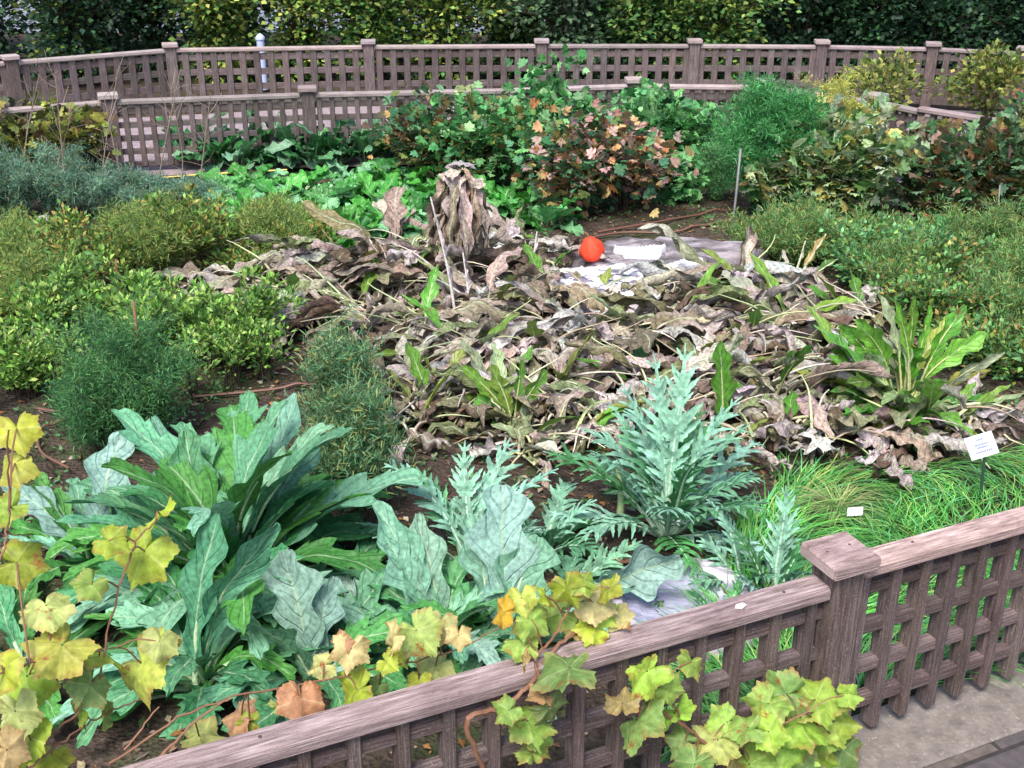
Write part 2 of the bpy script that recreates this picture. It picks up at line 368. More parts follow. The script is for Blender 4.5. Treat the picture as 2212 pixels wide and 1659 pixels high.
for s0, s1, zr in ((-2.69, -.05, .625), (.062, 2.6, .665)):
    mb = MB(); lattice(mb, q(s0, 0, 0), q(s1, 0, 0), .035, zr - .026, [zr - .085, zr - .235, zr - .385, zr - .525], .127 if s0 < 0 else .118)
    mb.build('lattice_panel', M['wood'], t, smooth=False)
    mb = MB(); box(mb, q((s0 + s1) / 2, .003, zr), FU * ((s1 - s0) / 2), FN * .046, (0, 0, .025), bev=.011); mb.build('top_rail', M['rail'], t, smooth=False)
post(t, q(2.66, 0, -.02), .72, .056, .084, FU, boards=True)
for s_, z_ in ((-1.72, .6515), (-.95, .6515), (-.2, .6515), (.28, .6915), (1.05, .6915), (-.045, .7385), (.04, .7385)):
    mb = MB(); c = q(s_, rng.uniform(-.012, .014), z_ - .0008); tube(mb, [c, c + (0, 0, .0022), c + (0, 0, .0026)], (.0045, .0045, .0003), 8); mb.build('nail', M['dstake'], t)
def far_fence(name, label, pts, H, rows, z0, gap=.118, sw=.024):
    t = thing(name, label, 'fence', (pts[0][0], pts[0][1], 0)); n = len(pts)
    for i, (x, y, isp) in enumerate(pts):
        if isp:
            a = pts[max(0, i - 1)]; b = pts[min(n - 1, i + 1)]; u = np.array((b[0] - a[0], b[1] - a[1], 0)); u /= np.linalg.norm(u)
            post(t, (x, y, -.03), H + .07, .062, .088, u, 'farwood', 'farrail')
    for i in range(n - 1):
        A = np.array((*pts[i][:2], 0)); B = np.array((*pts[i + 1][:2], 0)); u = (B - A) / np.linalg.norm(B - A); e = .064
        a = A + u * (e if pts[i][2] else 0); b = B - u * (e if pts[i + 1][2] else 0); nn = np.array((u[1], -u[0], 0)); Ln = np.linalg.norm(b - a)
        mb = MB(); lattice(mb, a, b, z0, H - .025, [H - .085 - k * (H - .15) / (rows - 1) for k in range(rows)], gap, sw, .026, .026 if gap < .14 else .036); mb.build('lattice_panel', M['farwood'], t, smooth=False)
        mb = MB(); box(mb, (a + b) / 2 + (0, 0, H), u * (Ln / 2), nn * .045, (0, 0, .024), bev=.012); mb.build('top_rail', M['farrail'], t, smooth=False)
    return t
OUT = [G(x, y, .66) for x, y in ((-470, 175), (0, 132), (368, 109), (796, 102), (1170, 100), (1500, 100), (1775, 102), (2015, 107), (2212, 117), (2450, 135))]
OUT[1] = OUT[0] * .45 + OUT[2] * .55
far_fence('lattice_fence', 'long grey outer lattice fence in front of the dark shrubs at the back', [(p[0], p[1], True) for p in OUT], .66, 4, .03, .165, .037)
INN = [(G(x, y, .64), f) for x, y, f in ((-330, 268, 1), (235, 222, 1), (665, 206, 1), (1100, 197, 0), (1370, 187, 1), (1650, 190, 1), (1890, 222, 1), (1990, 243, 0))]
far_fence('lattice_fence', 'inner lattice fence behind the vegetable bed, with a corner turning towards the right', [(p[0], p[1], bool(f)) for p, f in INN], .64, 5, .05)
e0 = G(1985, 236, .67); e1 = G(2105, 255, .67); e1 = e0 + (e1 - e0) * 1.6
far_fence('lattice_fence', 'short lattice fence section stepping up beyond the inner fence corner, ending at the right shrub', [(e0[0], e0[1], False), (e1[0], e1[1], True)], .67, 5, .05)

# ---------------------------------------------------------------- foliage generators
def unit(v): return v / (np.linalg.norm(v, axis=-1, keepdims=True) + 1e-9)
def leaves(mb, pos, d, size, asp, cols, lobed=False, upb=1.):
    """many small leaves at once: pos, direction, length, aspect, colour"""
    n = len(pos); d = unit(d); up = unit(rng.normal(0, .55, (n, 3)) + np.array((0, -.15, upb)))
    s = unit(np.cross(d, up)); nn = np.cross(s, d); L = np.asarray(size)[:, None]; W = L * asp
    if lobed:
        pr = [(0, 0, 0), (.12, -.42, .05), (.38, -.5, .02), (.42, -.33, .1), (.72, -.36, 0), (.74, -.17, .08), (1, 0, -.1), (.74, .17, .08), (.72, .36, 0), (.42, .33, .1), (.38, .5, .02), (.12, .42, .05)]
        V = np.stack([pos + d * L * a + s * L * b * asp * 1.6 + nn * L * c for a, b, c in [(.4, 0, -.02)] + pr], 1)
        k = len(pr); F = np.array([(0, 1 + i, 1 + (i + 1) % k) for i in range(k)])
        uv = np.tile(np.array([(.5, .5)] + [(.5 + b, a) for a, b, c in pr]), (n, 1)); m = k + 1
    else:
        V = np.stack([pos, pos + d * L * .45 + s * W * .5 + nn * L * .06, pos + d * L - nn * L * .12, pos + d * L * .45 - s * W * .5 + nn * L * .06, pos + d * L * .5 - nn * L * .03], 1)
        F = np.array([(0, 1, 2, 4), (0, 4, 2, 3)]); uv = np.tile(np.array([(.5, 0), (1, .5), (.5, 1), (0, .5), (.5, .5)]), (n, 1)); m = 5
    Fa = (F[None] + (np.arange(n) * m)[:, None, None]).reshape(-1, F.shape[1])
    mb.add(V.reshape(-1, 3), Fa, np.repeat(cols, m, 0), uv)
def pal(cols, n, k=.2, wts=None):
    c = np.array(cols)[rng.choice(len(cols), n, p=wts)]
    return np.clip(c * (1 + rng.normal(0, k, (n, 1))) * (1 + rng.normal(0, .07, (n, 3))), .004, .95)
def bush(name, label, cat, base, r, h, cols, n=1500, size=.05, asp=.8, stems=12, group=None, lobed=False, k=.22, mat_='leaf', bark='bark', lowest=.25, clumps=40, spread=.11,
         wts=None, parts=('foliage', 'stem'), droop=0., spire=0., zc=None, sr=.006, patch=None):
    base = np.array(base, float); t = thing(name, label, cat, base, group); lb, sb = MB(), MB(); cen = []
    for i in range(stems):
        az = i * 2.4 + rng.random(); lean = rng.uniform(.1, 1.) ** .8
        tip = base + np.array((math.cos(az) * r * lean, math.sin(az) * r * lean, h * rng.uniform(.45 if spire else .6, 1.15 if spire else 1.06) * (1 - (.2 if spire else .32) * lean ** 2)))
        mid = base + (tip - base) * .5 + np.array((math.cos(az), math.sin(az), 0)) * -r * .12 + (0, 0, h * .12)
        root = base + (math.cos(az) * .04, math.sin(az) * .04, -.02)
        P = spline([root, mid, tip], 5); tube(sb, P, np.linspace(sr, sr * .3, len(P)), 4, (.1, .07, .05)); cen.append((tip, P))
    C0 = []
    for i in range(clumps):
        tip, P = cen[i % stems]; f = rng.uniform(lowest, 1.05); k_ = min(len(P) - 1, int(f * (len(P) - 1))); p = P[k_] + rng.normal(0, r * .16, 3) * (1, 1, .5)
        if spire: p = P[k_] + rng.normal(0, spire, 3) * (1, 1, .4)
        C0.append(p)
        if not spire: tube(sb, np.array([P[max(0, k_ - 1)], p]), (sr * .4, sr * .2), 3, (.1, .07, .05))
    C0 = np.array(C0); ci = rng.integers(0, len(C0), n); off = rng.normal(0, 1, (n, 3)) * spread * (1, 1, .7)
    pos = C0[ci] + off; pos[:, 2] = np.maximum(pos[:, 2], base[2] + .015 + rng.random(n) * .03)
    d = unit(off + unit(pos - (base + (0, 0, h * .35))) * spread * .8 + (0, 0, .02)) + (0, 0, -droop)
    cc = pal(cols, n, k, wts)
    if patch is not None:
        cl = rng.random(len(C0)) < patch[0]; msk = cl[ci]; cc[msk] = pal(patch[1], int(msk.sum()), k)
    leaves(lb, pos, d, rng.uniform(.6, 1.25, n) * size, asp, cc, lobed)
    f = lb.build(parts[0], M[mat_], t); sb.build(parts[1], M[bark], t); return t
GREEN = [(.045, .16, .04), (.07, .22, .06), (.10, .28, .09)]

# ---------------------------------------------------------------- shrubs beyond the outer fence
DK = [(.018, .05, .022), (.03, .085, .035), (.05, .12, .05), (.035, .085, .055)]
YG = [(.13, .25, .05), (.26, .36, .07), (.40, .45, .10), (.06, .14, .04), (.03, .07, .02)]
MG = [(.07, .18, .05), (.13, .27, .07), (.24, .34, .08), (.03, .09, .03)]
SH = [(-60, 16.0, DK, 'dark shrub beyond the outer fence at its left end'), (150, 15.6, DK + [(.14, .2, .03)], 'dark green shrub with a yellow sprig, behind the fence left of the first outer post'),
      (330, 16.2, DK, 'blackish green shrub behind the first outer fence post from the left'), (475, 15.7, YG, 'yellow-green shrub beside the pale blue post'),
      (640, 16.0, YG, 'bright yellowish shrub between the blue post and the second outer post'), (800, 15.8, MG + YG[:2], 'loose mid green shrub behind the second outer fence post'),
      (960, 15.6, YG, 'yellow-tipped shrub beyond the outer fence, left of centre'), (1110, 16.2, MG, 'mid green shrub beyond the centre of the outer fence'),
      (1230, 15.5, [(.09, .16, .09), (.05, .11, .05), (.13, .2, .11)], 'greyish green shrub behind the fence, just right of the third outer post'), (1400, 15.9, MG, 'bushy green shrub left of the fourth outer post'),
      (1560, 15.6, MG + [(.2, .28, .05)], 'light green shrub behind the fourth outer fence post'), (1740, 16.3, DK, 'shadowy shrub behind the fifth outer fence post'),
      (1880, 16.0, DK + [(.06, .17, .06)], 'deep green shrub between the fifth and sixth outer posts'), (2040, 15.8, DK, 'dark shrub behind the sixth outer fence post'), (2200, 15.6, DK, 'blackish shrub beyond the outer fence at its right end')]
for x, Y, c, lab in SH:
    p = R(x, 40, Y); bush('shrub', lab, 'shrub', (p[0], Y, 0), .85, rng.uniform(1.75, 2.3), c, 5200, .085, .75, 18, 'shrubs beyond the outer fence', False, .38, clumps=130, spread=.12, lowest=.12, sr=.016)
for i, x in enumerate((-150, 180, 480, 820, 1150, 1330, 1480, 1640, 1800, 2000, 2200)):
    p = R(x, 20, 18.2); bush('shrub', 'tall dark shrub in the back row, ' + ('at the far left', 'second from the left', 'behind the pale blue post', 'behind the second outer post', 'behind the centre', 'right of the centre', 'behind the light green shrub', 'just left of the fifth outer post', 'behind the fifth outer post', 'behind the sixth outer post', 'at the far right')[i],
        'shrub', (p[0], 18.2, 0), 1.5, 2.5, DK, 5200, .13, .8, 18, 'back row of tall dark shrubs', False, .3, clumps=130, spread=.24, lowest=.02, sr=.03)
p = R(563, 95, 15.1)
t = thing('bollard', 'pale blue-white post glimpsed between the yellow-green shrubs behind the outer fence', 'post', (p[0], p[1], 0)); mb = MB()
tube(mb, [(p[0], p[1], z) for z in (0, .3, .62)], .05, 14); o = mb.build('post', M['blue'], t); mb = MB(); tube(mb, [(p[0], p[1], z) for z in (.62, .65, .68, .7)], (.06, .06, .035, .002), 14); mb.build('cap', M['blue'], t)

# climbing plants on the outer fence at the right
YC = [(.14, .2, .04), (.2, .24, .05), (.08, .14, .03), (.3, .3, .08)]
for x0, n_, lab in ((1930, 620, 'yellowing climber scrambling over the outer fence left of the sixth post'), (2150, 900, 'yellowing climber covering the outer fence at the right edge')):
    p = R(x0, 230, 12.8); bush('climbing_plant', lab, 'climber', (p[0], 13.0, 0), .62, .75, YC, int(n_ * 1.6), .075, .7, 13, 'climbers on the outer fence', clumps=34, spread=.07, lowest=.2)

# ---------------------------------------------------------------- near-bed bushes
TEAL = [(.08, .28, .09), (.14, .38, .13), (.24, .48, .20), (.05, .18, .05)]
PINK = [(.36, .22, .17), (.46, .30, .27), (.42, .20, .09), (.20, .16, .08), (.46, .32, .14)]
MIX = [(.06, .18, .09), (.10, .25, .12), (.14, .2, .06), (.3, .2, .08), (.12, .09, .05)]
def B(x, yb, yt): p = G(x, yb); return p, top(yt, p[1] - .12)
for x, yb, yt, r, cols, wt, n_, lab in (
    (1440, 425, 345, .28, TEAL, None, 450, 'low green bush on the soil strip left of the asparagus'), (985, 400, 250, .42, MIX + TEAL, None, 800, 'airy green and yellow bush second in its row'),
    (915, 395, 235, .42, MIX, None, 620, 'thin currant bush with yellowing leaves, leftmost of its row'),
    (1060, 410, 225, .50, TEAL + [(.2, .2, .06)], None, 1250, 'dark green currant bush with bare lower stems above the withered column'),
    (1185, 370, 175, .46, TEAL, None, 1000, 'tall teal green bush reaching above the inner fence'),
    (1240, 465, 285, .48, MIX + PINK, [.16, .16, .12, .06, .06, .09, .12, .06, .09, .08], 1050, 'currant bush with pinkish brown autumn leaves in the centre of the row'),
    (1340, 455, 300, .45, PINK + MIX[:2], None, 820, 'currant bush with the most pale pink and orange leaves, by the soil strip'),
    (1400, 365, 215, .5, TEAL, None, 1150, 'pale teal bush below the inner fence, right of the row centre'),
    (1490, 385, 255, .42, TEAL + [(.12, .34, .14)], None, 950, 'loose green bush with arching shoots beside the feathery asparagus')):
    p, h = B(x, yb, yt); bush('currant_bush', lab, 'bush', p, r * 1.1, h * 1.12, cols, n_, size=.075, asp=.85, stems=14, wts=wt, group='currant bushes in front of the inner fence', lobed=True, k=.3, clumps=60, spread=.085, lowest=.25, sr=.008)
p = G(1450, 380); bush('currant_bush', 'slender sapling with a leafy tip rising above the inner fence rail', 'bush', p, .16, top(160, p[1]), TEAL, 260, .075, .85, 3, None, True, clumps=14, spread=.05, lowest=.3)
OL = [(.22, .38, .16), (.32, .46, .24), (.50, .54, .36), (.14, .26, .08), (.50, .44, .14), (.08, .16, .05), (.38, .50, .33)]
RU = [(.08, .2, .09), (.13, .27, .12), (.26, .15, .07), (.34, .24, .17), (.07, .07, .03), (.2, .22, .06), (.18, .3, .17), (.1, .22, .1)]
for x, yb, yt, r, cols, n_, lab in ((1700, 475, 290, .36, OL, 1700, 'rounded bush with pale olive leaves, front left part of the right hand shrubs'), (1810, 480, 262, .50, OL, 3000, 'broad olive green bush with cream and yellow leaves beside the asparagus'),
    (2000, 485, 300, .34, RU, 850, 'rust tinged bush with bare fan of stems between two larger bushes'), (2130, 480, 255, .44, RU, 1600, 'tall rust and green bush near the right edge'), (2230, 460, 240, .42, RU + TEAL, 1400, 'dark leafy bush cut by the right edge of the view')):
    p, h = B(x, yb, yt); bush('shrub', lab, 'shrub', p, r, h, cols, n_, .078, .9, 12, 'leafy bushes by the right hand fence', True, .28, clumps=60, spread=.10, lowest=.22, sr=.009)
# feathery asparagus and its yellow neighbour
def feather(name, label, cat, base, r, h, cols, n=9000, stems=26, ln=.10, wd=.0035, lean=(0, 0), group=None, hv=(.5, 1.2), low=.12, droopy=.9, bushy=.09):
    base = np.array(base, float); t = thing(name, label, cat, base, group); lb, sb = MB(), MB(); C0 = []
    for i in range(stems):
        az = i * 2.4 + rng.random() * .6; k = math.sqrt((i + .5) / stems)
        tip = base + np.array((math.cos(az) * r * k + lean[0], math.sin(az) * r * k + lean[1], h * (1 - .45 * k ** 2) * rng.uniform(*hv)))
        mid = base + (tip - base) * (.42, .42, .62); P = spline([base + (0, 0, -.02), mid, tip], 8); tube(sb, P, np.linspace(.005, .001, len(P)), 3, (.07, .13, .04)); C0.append(P[int(low * 16):])
        for q_ in range(7):
            i0 = rng.integers(3, len(P) - 2); aa = rng.random() * 6.28; dl = min(h * rng.uniform(.12, .42), r * rng.uniform(.4, 1.)); o_ = np.array((math.cos(aa), math.sin(aa), 0)); B_ = spline([P[i0], P[i0] + o_ * dl * .5 + (0, 0, dl * .45), P[i0] + o_ * dl + (0, 0, dl * rng.uniform(.2, .8))], 4); tube(sb, B_, (.0012), 3, (.08, .15, .05)); C0.append(B_)
    bushy *= .45; P = np.concatenate(C0); ii = rng.integers(0, len(P), n); off = rng.normal(0, 1, (n, 3)) * bushy * (1, 1, .8); a = P[ii] + off
    d = unit(off + rng.normal(0, .03, (n, 3)) + (0, 0, .02)) + (0, 0, .25); d = unit(d); L = rng.uniform(.5, 1.3, n)[:, None] * ln
    s = unit(np.cross(d, rng.normal(0, 1, (n, 3)))) * wd; m = a + d * L * .55; e = a + d * L - (0, 0, 1) * L * .35 * droopy
    V = np.stack([a - s, a + s, m + s, m - s, e], 1); V[..., 2] = np.maximum(V[..., 2], base[2] + .01)
    o = (np.arange(n) * 5)[:, None]; cc = np.repeat(pal(cols, n, .25), 5, 0)
    n0 = lb.n; lb.add(V.reshape(-1, 3), o + np.array((0, 1, 2, 3)), cc); lb.F.append(o + np.array((3, 2, 4)) + n0)
    lb.build('foliage', M['fine'], t); sb.build('stem', M['stalk'], t); return t
p, h = B(1650, 470, 185); feather('asparagus_plant', 'tall feathery green asparagus plume beside the grey stake', 'asparagus', p, .33, h * 1.0, [(.06, .28, .08), (.11, .38, .12), (.05, .2, .06)], 120000, 60, .05, .0026, (.02, 0), bushy=.06, hv=(.9, 1.06))
p, h = B(1545, 430, 300); feather('asparagus_plant', 'low pale feathery asparagus shoot leaning left of the tall plume', 'asparagus', p, .2, h * .95, [(.10, .30, .12), (.16, .36, .14)], 8000, 12, .045, .0022, bushy=.05)
p = G(1800, 400); feather('asparagus_plant', 'yellowed feathery asparagus behind the olive bush', 'asparagus', p, .46, top(195, p[1]), [(.44, .46, .09), (.34, .42, .09), (.54, .50, .14)], 42000, 32, .05, .0026, bushy=.06)

# ---------------------------------------------------------------- rosettes of broad leaves (chard, kale)
def blade(lb, sb, base, az, el0, el1, L, W, c, pet=.3, m=4, n=12, shape=1., serr=0., sk=8., roll=.4, wave=.1, crum=0., sway=0., twist=0., pr=.008, pc=(.4, .5, .3), c2=None, pw=1., kink=0., skew=.35, tipp=.9, wk=18.):
    np_ = max(3, int(n * pet)); p, d, s, nn = path(base, az, el0, el1, L, np_ + n, sway, pw, kink)
    v = np.linspace(0, 1, n + 1); wd = np.sin(np.pi * np.clip(v, .0, 1) ** shape) ** tipp
    wd[0] = .12; wd[-1] = .02
    if serr: wd = wd * (1 - serr + serr * ((v * sk) % 1.))
    strip(lb, p[np_:], d[np_:], s[np_:], nn[np_:], W * .5 * np.maximum(wd, .03), m, roll, wave, wk, crum, skew, c, c2, twist)
    kk = np_ + int(n * .7); tube(sb, p[:kk + 1] - nn[:kk + 1] * pr * .6, np.linspace(pr, pr * .25, kk + 1), 5, pc)
def rosette(name, label, cat, base, cnt, L, W, cols, group=None, el=(.5, 1.35), bend=.9, mat_='chard', **k):
    base = np.array(base, float); t = thing(name, label, cat, base, group); lb, sb = MB(), MB()
    pc = k.pop('pc', (.38, .5, .28))
    for i in range(cnt):
        f = (i + .5) / cnt; az = i * 2.4 + rng.random() * .5; e0 = el[1] + (el[0] - el[1]) * f + rng.normal(0, .08); l = L * rng.uniform(.75, 1.1)
        blade(lb, sb, base + (math.cos(az) * .02, math.sin(az) * .02, -.01), az, e0, e0 - bend * rng.uniform(.5, 1.3), l, W * rng.uniform(.75, 1.15), vary(pick(cols), .14), sway=rng.normal(0, .25), twist=rng.normal(0, .35), pc=vary(pc, .1), **k)
    lb.build('foliage', M[mat_], t); sb.build('leaf_stalks', M['stalk'], t); return t
CH = [(.06, .30, .035), (.09, .36, .06), (.05, .22, .04), (.13, .40, .12), (.20, .46, .22)]
lab = {0: 'bright green chard at the left end of the front row', 1: 'second bright green chard from the left end'}
spots = [(490, 430), (545, 405), (600, 440), (655, 410), (700, 455), (760, 425), (810, 400), (815, 450), (870, 420), (920, 440), (935, 410), (560, 470), (640, 480), (1120, 460), (1085, 445), (735, 480), (500, 470), (880, 470), (580, 500), (680, 505), (780, 515), (850, 505), (1180, 490)]
where = ['at the left end of the bed by the grey herbs', 'second from the left end, below the kale', 'in front of the second one, low and wide', 'in the middle of the back line', 'in the middle of the bed, forward', 'under the tall kale spike', 'behind the tall withered tongue leaf', 'just left of the upright withered leaf', 'left of the withered column', 'touching the withered column on its left', 'peeping out behind the withered column top', 'lowest at the left, touching the rusty herbs', 'lowest in the middle of the bed',
         'to the right of the withered column', 'between the column and the currant stems', 'partly under the first withered leaves', 'at the lower left corner of the bed', 'behind the pale withered stalk', 'in the foremost line above the rusty herbs', 'in the foremost line, second from the left', 'in the foremost line above the grey arched leaf', 'in the foremost line beside the brown tongue leaf', 'small, between the currant stems and the hooded leaves']
for i, (x, y) in enumerate(spots):
    p = G(x, y); rosette('chard_plant', 'bright green crinkled chard ' + where[i], 'chard', p, 15, .34, .17, CH, 'chard plants in the bright green bed', el=(.3, 1.3), bend=1.2, pet=.24, m=6, n=14, roll=.5, wave=.22, wk=24., crum=.007, pr=.006, tipp=.5)
KA = [(.04, .18, .05), (.06, .22, .07), (.10, .28, .12), (.03, .13, .04), (.16, .34, .19)]
ks = [(430, 335), (470, 360), (520, 365), (575, 345), (625, 350), (680, 360), (730, 355), (790, 350), (840, 345)]
kw = ['at the left end of the row, by the yellow hose', 'second from the left end of the row', 'third from the left, leaning forward', 'below the thin flower spike', 'just left of the inner fence post', 'just right of the inner fence post', 'with a curled pale leaf, mid row', 'with the tallest upright leaves', 'at the right end beside the currant bush']
for i, (x, y) in enumerate(ks):
    p = G(x, y); rosette('kale_plant', 'dark blue-green kale ' + kw[i], 'kale', p, 16, .52 if i != 7 else .62, .16, KA, 'kale plants in the row before the inner fence', el=(.6, 1.45), bend=1.2, pet=.3, m=4, n=10, roll=.4, wave=.4, wk=30., crum=.007, pr=.007, tipp=.6)
# thin flower spike
p = G(562, 350); h = top(215, p[1]); t = thing('flower_spike', 'thin pale green bolting spike standing among the kale', 'plant', p); sb, lb = MB(), MB()
tube(sb, [p, p + (-.01, 0, h * .5), p + (-.02, 0, h)], (.008, .006, .003), 5, (.3, .42, .2)); n_ = 260; z = rng.uniform(.45, 1.02, n_); az = rng.random(n_) * 6.28
leaves(lb, p + np.stack([-.02 * z, 0 * z, h * z], 1), np.stack([np.cos(az), np.sin(az), .6 + 0 * az], 1), .09 * (1.25 - z), .4, pal([(.16, .34, .16), (.2, .4, .22)], n_)); lb.build('foliage', M['leaf'], t); sb.build('stem', M['stalk'], t)

# ---------------------------------------------------------------- left side herbs
GRY = [(.12, .26, .17), (.17, .34, .23), (.10, .20, .13), (.20, .38, .29), (.22, .26, .14)]
for x, yb, yt, r, n_, lab in ((25, 480, 330, .5, 9000, 'misty blue-green fennel clump at the far left'), (130, 470, 320, .5, 9000, 'misty grey-green fennel clump by the small grey label'), (240, 470, 355, .5, 9000, 'misty grey-green fennel clump under the dry stalks'),
                              (335, 470, 375, .48, 9000, 'soft blue-green fennel clump before the yellow hose'), (420, 460, 385, .4, 6500, 'low grey-green fennel clump touching the chard')):
    p, h = B(x, yb, yt); feather('fennel_plant', lab, 'fennel', p, r * .8, h * rng.uniform(.75, 1.), GRY, n_ * 2, 15, .045, .0022, group='misty fennel clumps at the left', bushy=.06)
# tall dry stalks
for i, (x, y, yt, lx) in enumerate([(55, 470, 160, 30), (150, 480, 170, -30), (215, 480, 150, 40), (285, 470, 210, -60), (330, 460, 150, 60), (385, 455, 180, -20), (425, 450, 200, 30), (100, 480, 230, 60)]):
    p = G(x, y); t = thing('dry_stalk', 'tall thin dry branching stalk ' + ['at the far left edge', 'left of the small grey label', 'in front of the first inner post', 'leaning left right of the first inner post', 'the tallest, crossing both fences', 'leaning slightly above the yellow hose', 'nearest the kale', 'short one beside the grey label'][i], 'dry stalk', p, 'tall dry stalks at the left'); sb = MB()
    e = R(x + lx, yt, p[1]); P = spline([p, p + (e - p) * .5 + rng.normal(0, .03, 3), e], 8); tube(sb, P, np.linspace(.006, .003, len(P)), 4)
    for k in range(12):
        a = P[rng.integers(6, len(P))]; d = unit(rng.normal(0, 1, 3) * (1, .4, .3) + (0, 0, .9)); tube(sb, [a, a + d * .09, a + d * .2 + rng.normal(0, .03, 3)], (.0028, .002, .0015), 3)
    sb.build('stalk', M['twig'], t)
# yellowing climber on inner fence at left
for x, y, yt, n_, lab in ((60, 400, 240, 520, 'brownish green climber against the inner fence at the left edge'), (160, 410, 225, 620, 'yellow-leaved climber left of the first inner fence post')):
    p = G(x, y); bush('climbing_plant', lab, 'climber', p, .45, top(yt, p[1]), [(.16, .2, .04), (.08, .12, .03), (.14, .09, .04), (.3, .32, .07), (.05, .06, .03)], int(n_ * 1.7), .09, .8, 12, 'climbers on the inner fence', True, clumps=34, spread=.08, lowest=.3)
RUST = [(.16, .26, .05), (.24, .32, .06), (.10, .20, .04), (.28, .28, .07), (.06, .13, .03), (.34, .24, .07), (.13, .30, .07), (.20, .35, .08), (.15, .28, .06)]
rus = [(650, 570), (20, 560), (110, 540), (205, 560), (300, 545), (390, 540), (470, 530), (60, 630), (160, 640), (260, 620), (350, 600), (440, 590), (520, 560), (600, 520), (680, 520), (20, 700), (100, 705), (540, 600), (340, 500), (600, 570)]
rw = ['between the chard and the grey arched leaf', 'at the left edge, back', 'in front of the small grey label', 'in the back line, third from the left edge', 'in the back line, in front of the fennel', 'before the bare soil patch', 'below the left chard', 'left edge, second line', 'in the dark hollow behind the pale nettle', 'behind the brown stick', 'in the middle of the herb bed', 'reaching the first curled dead leaves', 'among the first dead leaves', 'under the chard bed', 'beside the grey arched dead leaf', 'at the left edge above the grape leaves', 'behind the front nettles', 'overhung by the outermost dead leaf', 'small, on the bare soil patch', 'between two arched dead leaves']
for i, (x, y) in enumerate(rus):
    p = G(x, y)
    if i % 3 == 1:
        feather('feathery_herb', 'airy yellow-green feathery herb ' + rw[i], 'herb', p, .34, rng.uniform(.4, .52) * (.7 if y < 570 else 1), [(.16, .28, .06), (.24, .34, .08), (.30, .30, .09), (.12, .24, .07)], 13000, 24, .04, .0026, group='airy feathery herbs in the left bed', bushy=.07, droopy=.2); continue
    bush('herb_bush', 'olive and rust coloured small-leaved herb ' + rw[i], 'herb', p, .40, (.3, .6, .4, .52, .34)[i % 5] * (.6 if y < 570 else 1) if i < 15 else .2, RUST, 1500, .044, .5, 17, 'olive and rust herbs in the left bed', False, .34, clumps=130, spread=.020, lowest=.3, sr=.004, spire=.022)
LIME = [(.15, .32, .05), (.24, .42, .08), (.34, .50, .13), (.08, .20, .05), (.12, .24, .06)]
lim = [(60, 850, 720), (90, 770, 650), (150, 720, 610), (300, 740, 600), (380, 760, 640), (450, 790, 650), (520, 790, 690), (555, 760, 640), (25, 830, 740), (240, 720, 640), (330, 800, 680)]
lw = ['at the left edge beside the yellow-flowered stem', 'standing behind the first nettle at the left', 'rising highest on the left', 'the tallest, in front of the brown stick', 'right of the brown stick', 'in the middle of the pale row', 'above the brown hose', 'touching the grey curled leaves', 'cut by the left edge', 'in the shade between two taller ones', 'behind the dark feathery bush']
for i, (x, yb, yt) in enumerate(lim):
    p, h = B(x, yb, yt); bush('nettle_plant', 'pale lime green nettle-like herb ' + lw[i], 'herb', p, .33, h * rng.uniform(.9, 1.25), LIME, 1400, .044, .5, 13, 'lime green herbs in the left bed', False, .28, clumps=110, spread=.020, lowest=.3, sr=.005, spire=.02)
for i, (x, yb, h, lab) in enumerate(((410, 860, .34, 'sparse lime green herb with bare stems above the drip hose'), (500, 830, .3, 'sparse lime green herb leaning over the two hoses'), (140, 850, .34, 'sparse pale herb on bare soil at the left'), (570, 820, .26, 'small sparse herb at the edge of the grey curls'))):
    bush('nettle_plant', lab, 'herb', G(x, yb), .22, h * 1.2, LIME, 420, .036, .5, 9, 'lime green herbs in the left bed', False, .28, clumps=50, spread=.02, lowest=.45, sr=.004, spire=.025)
DG = [(.04, .16, .05), (.06, .22, .07), (.10, .26, .09), (.04, .12, .05)]
p, h = B(300, 960, 700); feather('feathery_bush', 'large dark green feathery bush around the thin brown stick', 'bush', p, .34, h, DG + [(.12, .26, .08)], 34000, 34, .035, .0016, group=None, bushy=.06)
p, h = B(235, 950, 840); feather('feathery_bush', 'low dark feathery growth at the foot of the large one, above the cardoon', 'bush', p, .26, h, DG, 15000, 22, .035, .0016, bushy=.06)
p, h = B(190, 930, 800); feather('feathery_bush', 'smaller dark feathery bush left of the large one', 'bush', p, .14, h, DG, 9000, 14, .035, .0016, bushy=.04)
TG = [(.10, .25, .12), (.16, .33, .16), (.07, .17, .08), (.3, .34, .12)]
for x, yb, yt, r, n_, lab in ((750, 960, 745, .2, 12000, 'thin-leaved green tarragon bush behind the dark stake'), (770, 1090, 890, .22, 12000, 'thin-leaved tarragon bush with straw coloured stems, between the two cardoons'), (710, 1010, 920, .12, 3500, 'low tangle of thin green tarragon behind the big cardoon')):
    p, h = B(x, yb, yt); feather('tarragon_bush', lab, 'herb', p, r, h, TG, n_, 26, .045, .0022, droopy=.3, bushy=.05)

